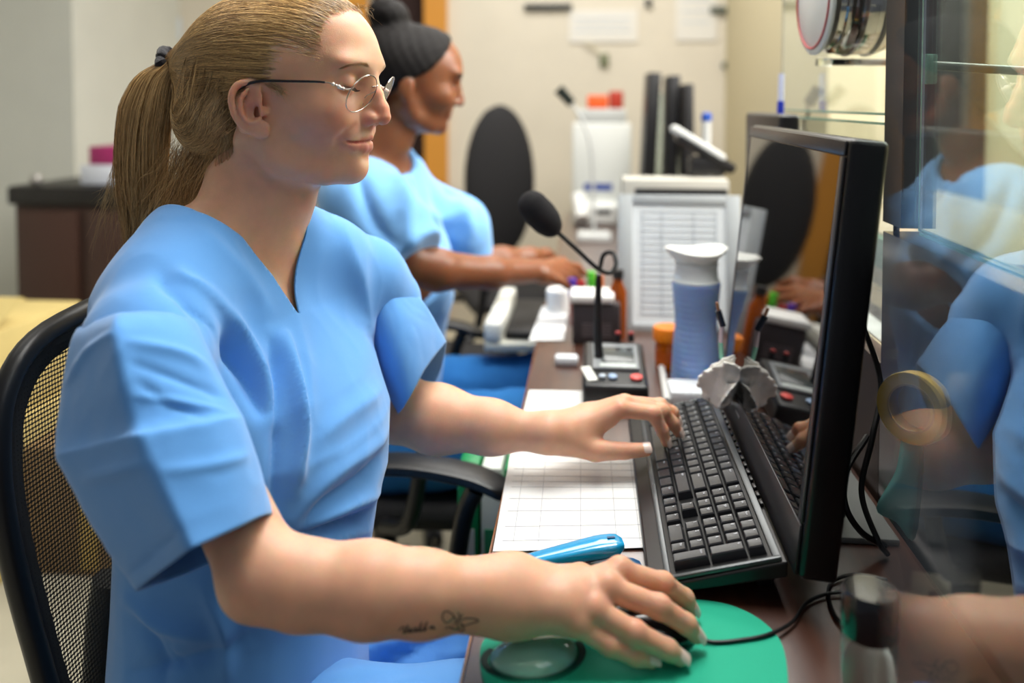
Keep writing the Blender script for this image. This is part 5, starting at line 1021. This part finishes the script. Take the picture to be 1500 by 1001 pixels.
v, q = isosurf(hair2, HO2 + (-.20, -.16, -.14), HO2 + (.18, .16, .24), .005); mesh('hair', v, q, mat('hair_black', '100c0b', rough=.7, spec=.25), w2)
mb = MB(); tp = [HO2 + (H2 @ np.array([-.052 + .033 * math.cos(t), .033 * math.sin(t), .134 + .006 * math.cos(t)])) for t in np.linspace(0, 2 * PI, 24, endpoint=False)]; v, f = tube(np.array(tp), .006, 8, False, True); mb.add(v, f); mb.build('hair_band', mat('band_black', '0b0a0b', rough=.8), w2)
v, q = isosurf(cloth2, HO2 + (-.38, -.42, -.78), HO2 + (.30, .42, -.02), .007); v = folds(v, q, [([(560, 215), (590, 280), (600, 350)], .012, 12, 0), ([(640, 220), (655, 265), (665, 290)], -.014, 8, 0), ([(525, 250), (545, 320), (580, 360)], -.010, 12, 0), ([(600, 300), (640, 320), (680, 310)], .008, 12, 0), ([(660, 290), (680, 310), (690, 340)], .006, 10, 0)]); v = wrinkle(v, q, .006, 9, 21)
o = mesh('scrub_top', v, q, mat('scrub_cloth_2', '76aee6', rough=.85, spec=.2, sheen=.3), w2)
def trs(p):
    b = HO2 * (1, 1, 0) + (-.08, .03, .53); d = None
    for dy, kx in ((-.10, .36), (.12, .38)):
        e = chain(p, [b + (0, dy, 0), b + (kx, dy * 1.2, .035), b + (kx + .02, dy * 1.2, -.22), b + (kx - .03, dy * 1.2, -.42)], (.105, .085, .062, .055), .04); d = e if d is None else smin(d, e, .03)
    return smin(d, ell(p, b, (.13, .20, .11)), .04)
b2 = HO2 * (1, 1, 0) + (-.08, .03, .53); v, q = isosurf(trs, b2 + (-.2, -.3, -.50), b2 + (.5, .34, .16), .011); v = wrinkle(v, q, .008, 8, 31); mesh('scrub_trousers', v, q, mat('scrub_navy', '2c6fb0', rough=.85, spec=.2), w2)
for dy in (-.12, .145): v, q = isosurf(lambda p: smax(ell(p, b2 + (kx_ + .06, dy, -.475), (.135, .045, .055)), .004 - p[:, 2], .01), b2 + (.28, dy - .08, -.56), b2 + (.62, dy + .08, -.38), .012) if not globals().update(kx_=.34) else None; mesh('shoe', v, q, MATS['shoe_white'], w2)
# ---- chairs
b3 = HO2 * (1, 1, 0)
office_chair((b3[0] - .06, b3[1] + .04, 0), math.radians(4), 'black office chair under the dark-haired woman', None, True, .92)
q = P(762, 300, 3.35); office_chair((q[0] - .05, q[1] + .22, 0), math.radians(-70), 'empty black office chair with a high padded back, behind the dark-haired woman', None, False, 1.20)
q = P(655, 300, 2.62); office_chair((q[0] - .10, q[1] - .06, 0), math.radians(-12), 'empty grey-meshed office chair right behind the dark-haired woman', None, True, 1.08)
# ---- pull-out tray by her lap
a, b = P(712, 470, 1.95), P(798, 470, 1.95); zt = .715; e = empty('keyboard_tray', ((a[0] + b[0]) / 2, a[1], .665), 'pale grey pull-out tray with a keyboard under the far woman\'s arm', 'keyboard tray'); TR = mat('tray_beige', 'c9c9bd', rough=.5)
MB().bb((a[0], a[1] - .04, .672), (b[0] + .12, a[1] + .34, .692), bev=.004).build('tray', TR, e); MB().bb((a[0], a[1] - .04, .695), (a[0] + .04, a[1] + .34, .738), bev=.006).build('side_rail', mat('rail_white', 'e2e2da', rough=.5), e); MB().bb((a[0] + .045, a[1] - .01, .694), (b[0], a[1] + .32, .712), bev=.004).build('keyboard', BLKM, e)
# ---- binders and boxes under the desk
for i, (c_, lb) in enumerate((('118a4e', 'green binder nearest the chair armrest, under the desk edge'), ('dfe6dc', 'white binder between two green binders under the desk'), ('2aa364', 'bright green binder beside the white one under the desk'), ('e9ece6', 'white binder with a green stripe furthest under the desk'))):
    x = -.128 - .038 * (3 - i) + .03; y0 = 1.30; mb = MB(); mb.bb((x, y0, .32), (x + .034, y0 + .24, .66), bev=.004); o = thing1('binder', mb, mat('binder_' + str(i), c_, rough=.4), lb, 'binder', 'binders under the desk')
    mb = MB(); mb.bb((x + .006, y0 - .0015, .42), (x + .028, y0 - .0002, .56)); mb.build('spine_label', mat('binder_label' + str(i % 2), 'e9ece6' if i % 2 == 0 else '3aa66a', rough=.6), o)
o = thing1('shelf_box', MB().bb((-.245, 1.295, .0), (-.09, 1.56, .318), bev=.004), mat('shelf_green', '3f7d55', rough=.6), 'low green box under the desk carrying the binders', 'box')
CARD = mat('cardboard', 'cdb878', rough=.85, var=.08, vscale=5); CARD2 = mat('cardboard_brown', '8d7350', rough=.85, var=.08, vscale=5); TAPE = mat('packing_tape', 'b79a52', rough=.3)
def carton(lo, hi, label, m=CARD, flap=False):
    e = thing1('cardboard_box', MB().bb(lo, hi, bev=.004), m, label, 'box', 'cardboard boxes'); x0, y0, z0 = lo; x1, y1, z1 = hi
    MB().bb(((x0 + x1) / 2 - .025, y0 - .001, z0 + .02), ((x0 + x1) / 2 + .025, y1, z1 + .001)).build('packing_tape', TAPE, e)
    if flap: mb = MB(); mb.box(((x0 + x1) / 2, y0 + .06, z1 + .03), (x1 - x0 - .02, .16, .005), R=rot((1, 0, 0), .45)); mb.build('flap', m, e)
    return e
lx = lambda px, z: P(px, 500, z)
a = P(-160, 430, 2.35); b = P(60, 430, 2.35); c = P(118, 420, 2.5)
carton((a[0], 1.95, 0), (b[0] + .03, 2.38, .40), 'large yellowish cardboard box on the floor behind the chair back')
carton((a[0] + .03, 1.99, .405), (b[0] + .01, 2.36, .645), 'yellowish cardboard box with open flaps on the top of the stack', CARD, True)
carton((b[0] + .06, 2.02, 0), (b[0] + .42, 2.42, .34), 'brown cardboard box standing right of the tall stack', CARD2)
# ---- cabinet on the left
a, b = P(22, 300, 3.1), P(235, 300, 3.1); zc = .915; e = empty('cabinet', ((a[0] + b[0]) / 2, a[1] + .2, 0), 'dark brown cabinet with a black top behind the ponytail', 'cabinet'); DB = mat('cabinet_brown', '3a241c', rough=.5)
MB().bb((a[0], a[1], 0), (b[0], a[1] + .45, zc - .05), bev=.005).build('body', DB, e); MB().bb((a[0] - .02, a[1] - .02, zc - .05), (b[0] + .02, a[1] + .46, zc + .02), bev=.012).build('top', mat('cabinet_top', '1d1a19', rough=.4), e)
for k in (0, 1): x0 = a[0] + .02 + k * (b[0] - a[0]) / 2; MB().bb((x0, a[1] - .016, .06), (x0 + (b[0] - a[0]) / 2 - .04, a[1] - .001, zc - .07), bev=.004).build('door', mat('cabinet_door', '412a21', rough=.5), e)
q = P(40, 285, 3.06); thing1('metal_ball', MB().lathe([(0, -.022)] + [(.022 * math.cos(t), .022 * math.sin(t)) for t in np.linspace(-1.4, 1.4, 9)] + [(0, .022)], (q[0], q[1] + .05, zc + .044), 20), mat('soft_metal', 'a9a6a2', rough=.3, metal=.6), 'small shiny ball on the left corner of the dark cabinet', 'ornament')
a, b = P(118, 300, 3.12), P(172, 262, 3.12); thing1('carton', MB().bb((a[0], a[1], zc + .022), (b[0], a[1] + .16, zc + .095), bev=.004), mat('carton_white', 'cfd3dc', rough=.5), 'white carton on the dark cabinet, under the magenta box', 'box'); thing1('carton', MB().bb((a[0] + .03, a[1] + .01, zc + .097), (b[0] - .0, a[1] + .15, zc + .165), bev=.004), mat('carton_magenta', '9a2a62', rough=.5), 'magenta box lying on the white carton on the cabinet', 'box')
# ---- far end of the desk
def far_box(name, px0, py0, px1, py1, z, dp, m, label, cat, bev=.006, lift=None):
    a, b = P(px0, py1, z), P(px1, py0, z); z0 = a[2] if lift is None else lift; return thing1(name, MB().bb((a[0], a[1], z0), (b[0], a[1] + dp, b[2]), bev=bev), m, label, cat)
SIL = mat('silver_plastic', 'b8bab8', rough=.35); LG = mat('light_grey', 'd4d6d2', rough=.5); DK = mat('dark_device', '1b1a1b', rough=.4)
a = on(846, 330); e = empty('card_terminal', a, 'white desk device with a small dark display near the far end of the desk', 'terminal'); MB().bb((a[0] - .02, a[1], DZ), (a[0] + .16, a[1] + .16, DZ + .085), bev=.015, seg=3).build('body', mat('device_white', 'e0e2de', rough=.35), e); MB().bb((a[0] + .075, a[1] - .002, DZ + .045), (a[0] + .135, a[1] + .001, DZ + .065), bev=.001).build('display', DK, e); MB().tube([(a[0] + .02, a[1] - .03, DZ + .035), (a[0] + .0, a[1] + .02, DZ + .12)], .028, 16).build('handset', mat('handset_white', 'f6f6f2', rough=.25), e)
sb_ = far_box('storage_box', 912, 262, 1066, 300, 2.06, .10, mat('box_greywhite', 'a9a69c', rough=.6), 'long low grey box across the desk behind the document holder', 'box', lift=DZ)
qa_, qb_ = P(930, 292, 2.04), P(1064, 276, 2.04); MB().bb((qa_[0], qa_[1] - .002, qa_[2]), (qb_[0], qa_[1] + .012, qb_[2]), bev=.003).build('front_panel', DK, sb_)
e = empty('printer', on(860, 300), 'grey and white office printer at the far end of the desk', 'printer'); a, b = P(838, 255, 3.55), P(925, 160, 3.55); MB().bb((a[0], a[1], DZ), (b[0], a[1] + .34, b[2] - .06), bev=.012).build('body', LG, e); MB().bb((a[0] + .02, a[1] + .02, b[2] - .06), (b[0] - .02, a[1] + .3, b[2]), bev=.01).build('scanner_lid', SIL, e); MB().bb((a[0] + .03, a[1] - .04, DZ + .05), (b[0] - .03, a[1], DZ + .065), bev=.004).build('paper_tray', mat('tray_white', 'eceef0', rough=.4), e); MB().bb((a[0] + .05, a[1] - .004, DZ + .12), (a[0] + .17, a[1] - .001, DZ + .15)).build('blue_panel', mat('panel_blue', '3c4f94', rough=.4), e)
q = P(884, 126, 3.6); pr_top = P(925, 160, 3.55)[2]
thing1('orange_box', MB().bb((q[0] - .07, q[1], pr_top + .002), (q[0] + .02, q[1] + .1, pr_top + .06), bev=.008), mat('orange_card', 'dd5a20', rough=.5), 'orange packet lying on top of the printer', 'packet'); thing1('red_box', MB().bb((q[0] + .025, q[1], pr_top + .002), (q[0] + .085, q[1] + .1, pr_top + .078), bev=.008), mat('red_card', 'a8301c', rough=.5), 'dark red packet beside the orange one on the printer', 'packet')
for i, (x0, y0, x1, y1, z, tl, lb) in enumerate(((930, 108, 948, 258, 3.05, .05, 'narrow black letter stand, leftmost on the far desk'), (966, 112, 982, 258, 3.0, .02, 'black letter stand in the middle of the far desk'), (997, 124, 1010, 258, 2.85, -.02, 'black letter stand nearest the computer on the far desk'))):
    p0, p1 = P(x0 + 4, y1, z), P((x0 + x1) / 2, y0, z); w = (x1 - x0) / 1220 * z; mb = MB(); R = rot((0, 1, 0), tl); h = p1[2] - DZ; mb.box((p0[0] + tl * h * .5 + w / 2, p0[1], DZ + h / 2), (w, .22, h), R=R, bev=.004); thing1('letter_stand', mb, DK, lb, 'letter stand', 'black letter stands')
for i, (x0, y0, x1, y1, z, c_, lb) in enumerate(((953, 130, 962, 250, 3.3, 'c5c7c6', 'pile of pale papers between the first and second letter stand'), (984, 140, 993, 250, 3.25, 'd9d7d3', 'pile of pale papers between the second and third letter stand'))): far_box('paper_stack', x0, y0, x1, y1, 3.06, .08, mat('paperstack%d' % i, c_, rough=.7), lb, 'papers', lift=DZ)
q = P(980, 110, 3.35); mb = MB(); mb.lathe([(0, 0), (.07, 0), (.075, .01), (.075, .46), (.06, .50), (.06, .53), (0, .53)], (q[0], q[1], DZ), 32); thing1('water_jar', mb, mat('clear_jar', 'e3f0ea', rough=.08, trans=.8, ior=1.2), 'tall clear water dispenser bottle at the far end of the desk', 'water bottle')
e = empty('desk_phone', P(1040, 262, 2.12), 'silver and black slanted telephone on the long grey box', 'telephone'); R = rot((1, 0, 0), .0) @ rot((0, 1, 0), .55); q = P(1044, 212, 2.12); MB().box((q[0] - .02, q[1], q[2] - .02), (.17, .08, .028), R=R, bev=.012).build('body', DK, e); MB().box((q[0] - .04, q[1] - .02, q[2] + .004), (.16, .04, .022), R=R, bev=.014).build('handset', SIL, e); MB().bb((q[0] - .06, q[1] - .035, 1.06), (q[0] + .03, q[1] + .035, q[2] - .03), bev=.01).build('stand', DK, e)
q = P(1035, 172, 2.2); q[1] = 2.24; e = empty('blue_clip_stand', (q[0], q[1], DZ), 'grey stand with a blue knob behind the slanted telephone', 'stand'); MB().lathe([(.04, 0), (.04, .01), (.012, .02), (.012, q[2] - DZ)], (q[0], q[1], DZ), 20).build('post', SIL, e); MB().lathe([(0, -.014), (.013, -.010), (.014, 0), (.013, .010), (0, .014)], q, 20).build('knob', mat('knob_blue', '234a9c', rough=.4), e)
# far microphones, blue pen
q0, q1 = P(818, 130, 3.0), P(838, 152, 3.0); b_ = on(872, 330); e = empty('desk_microphone', (q1[0] + .06, q1[1], DZ), 'small black gooseneck microphone in front of the printer', 'microphone'); MB().tube([q0, q1], [.020, .017], 14).build('foam', mat('foam_far', '151d18', rough=.95), e); MB().tube(spline([q1, q1 + (.04, 0, -.07), q1 + (.07, 0, -.18), (q1[0] + .08, q1[1], DZ + .02)], 20), .006, 8).build('gooseneck', SIL, e); MB().bb((q1[0] + .02, q1[1] - .06, DZ), (q1[0] + .14, q1[1] + .06, DZ + .025), bev=.006).build('base', SIL, e)
q0, q1 = P(1203, 130, 1.95), P(1188, 152, 1.95); e = empty('desk_microphone', (q1[0] + .03, q1[1], 1.02), 'small black gooseneck microphone seen above the computer', 'microphone'); MB().tube([q0, q1], [.014, .013], 14).build('foam', MATS['foam_far'], e); MB().tube(spline([q1, q1 + (-.01, 0, -.05), q1 + (.005, 0, -.12), (q1[0] + .02, q1[1], 1.035)], 20), .004, 8).build('gooseneck', CAB, e); MB().bb((q1[0] - .005, q1[1] - .04, 1.021), (q1[0] + .07, q1[1] + .04, 1.04), bev=.005).build('base', DK, e)
q = P(1162, 173, 1.36); e = empty('monitor', (q[0], q[1], DZ), 'black monitor top showing behind the computer with a blue pen on it', 'monitor'); MB().bb((q[0] - .022, q[1] - .0, DZ + .06), (q[0] + .012, q[1] + .30, q[2] + .006), bev=.008, seg=4).build('housing', DK, e); MB().bb((q[0] - .08, q[1] + .10, DZ), (q[0] + .012, q[1] + .25, DZ + .012), bev=.004).build('foot', DK, e); MB().bb((q[0] - .01, q[1] + .12, DZ + .01), (q[0] + .01, q[1] + .18, DZ + .07)).build('neck', DK, e)
p0, p1 = P(1145, 108, 1.50), P(1143, 170, 1.50); e = empty('blue_pen', p1, 'upright blue and white pen above the top edge of the computer', 'pen'); MB().tube([p0, p0 * .35 + p1 * .65], .0052, 10).build('barrel', mat('pen_lilac', 'cdd2ee', rough=.3), e); MB().tube([p0 * .35 + p1 * .65, p1 + (0, 0, -.002)], .0062, 10).build('grip', mat('pen_blue', '2438b8', rough=.3), e)
w = bpy.data.worlds.new('w'); SC.world = w; w.use_nodes = True; w.node_tree.nodes['Background'].inputs[0].default_value = (.8, .85, 1, 1); w.node_tree.nodes['Background'].inputs[1].default_value = .17
def area(name, loc, size, power, col=(1, 1, 1), tgt=None, sy=None):
    l = bpy.data.lights.new(name, 'AREA'); l.shape = 'RECTANGLE'; l.size = size; l.size_y = sy or size; l.energy = power; l.color = col
    o = bpy.data.objects.new(name, l); COL.objects.link(o); o.location = loc
    if tgt is not None: o.rotation_euler = (Vector(tgt) - Vector(loc)).to_track_quat('-Z', 'Y').to_euler()
    return o
SC.view_settings.view_transform = 'Standard'; SC.view_settings.look = 'None'; SC.view_settings.gamma = 1; SC.view_settings.exposure = .12
SC.cycles.use_denoising = True
W_ = (1, .985, .95)
area('ceiling_lamp', (.25, 1.35, 2.70), 1.1, 54, W_, (0.1, 1.3, 0)); area('ceiling_lamp', (-1.5, 1.4, 2.70), 1.2, 7, W_, (-1.5, 1.4, 0)); area('ceiling_lamp', (.0, 3.3, 2.70), 1.5, 46, W_, (.1, 3.5, 0)); area('lobby_light', (1.45, 1.7, 2.3), 1.0, 80, (1, .97, .92), (-.3, 1., 1.0)); area('fill_light', (.9, -.2, 2.3), .9, 5, (.92, .96, 1), (-.3, 1, 1))  # the last one is an added fill from the camera side, no window there
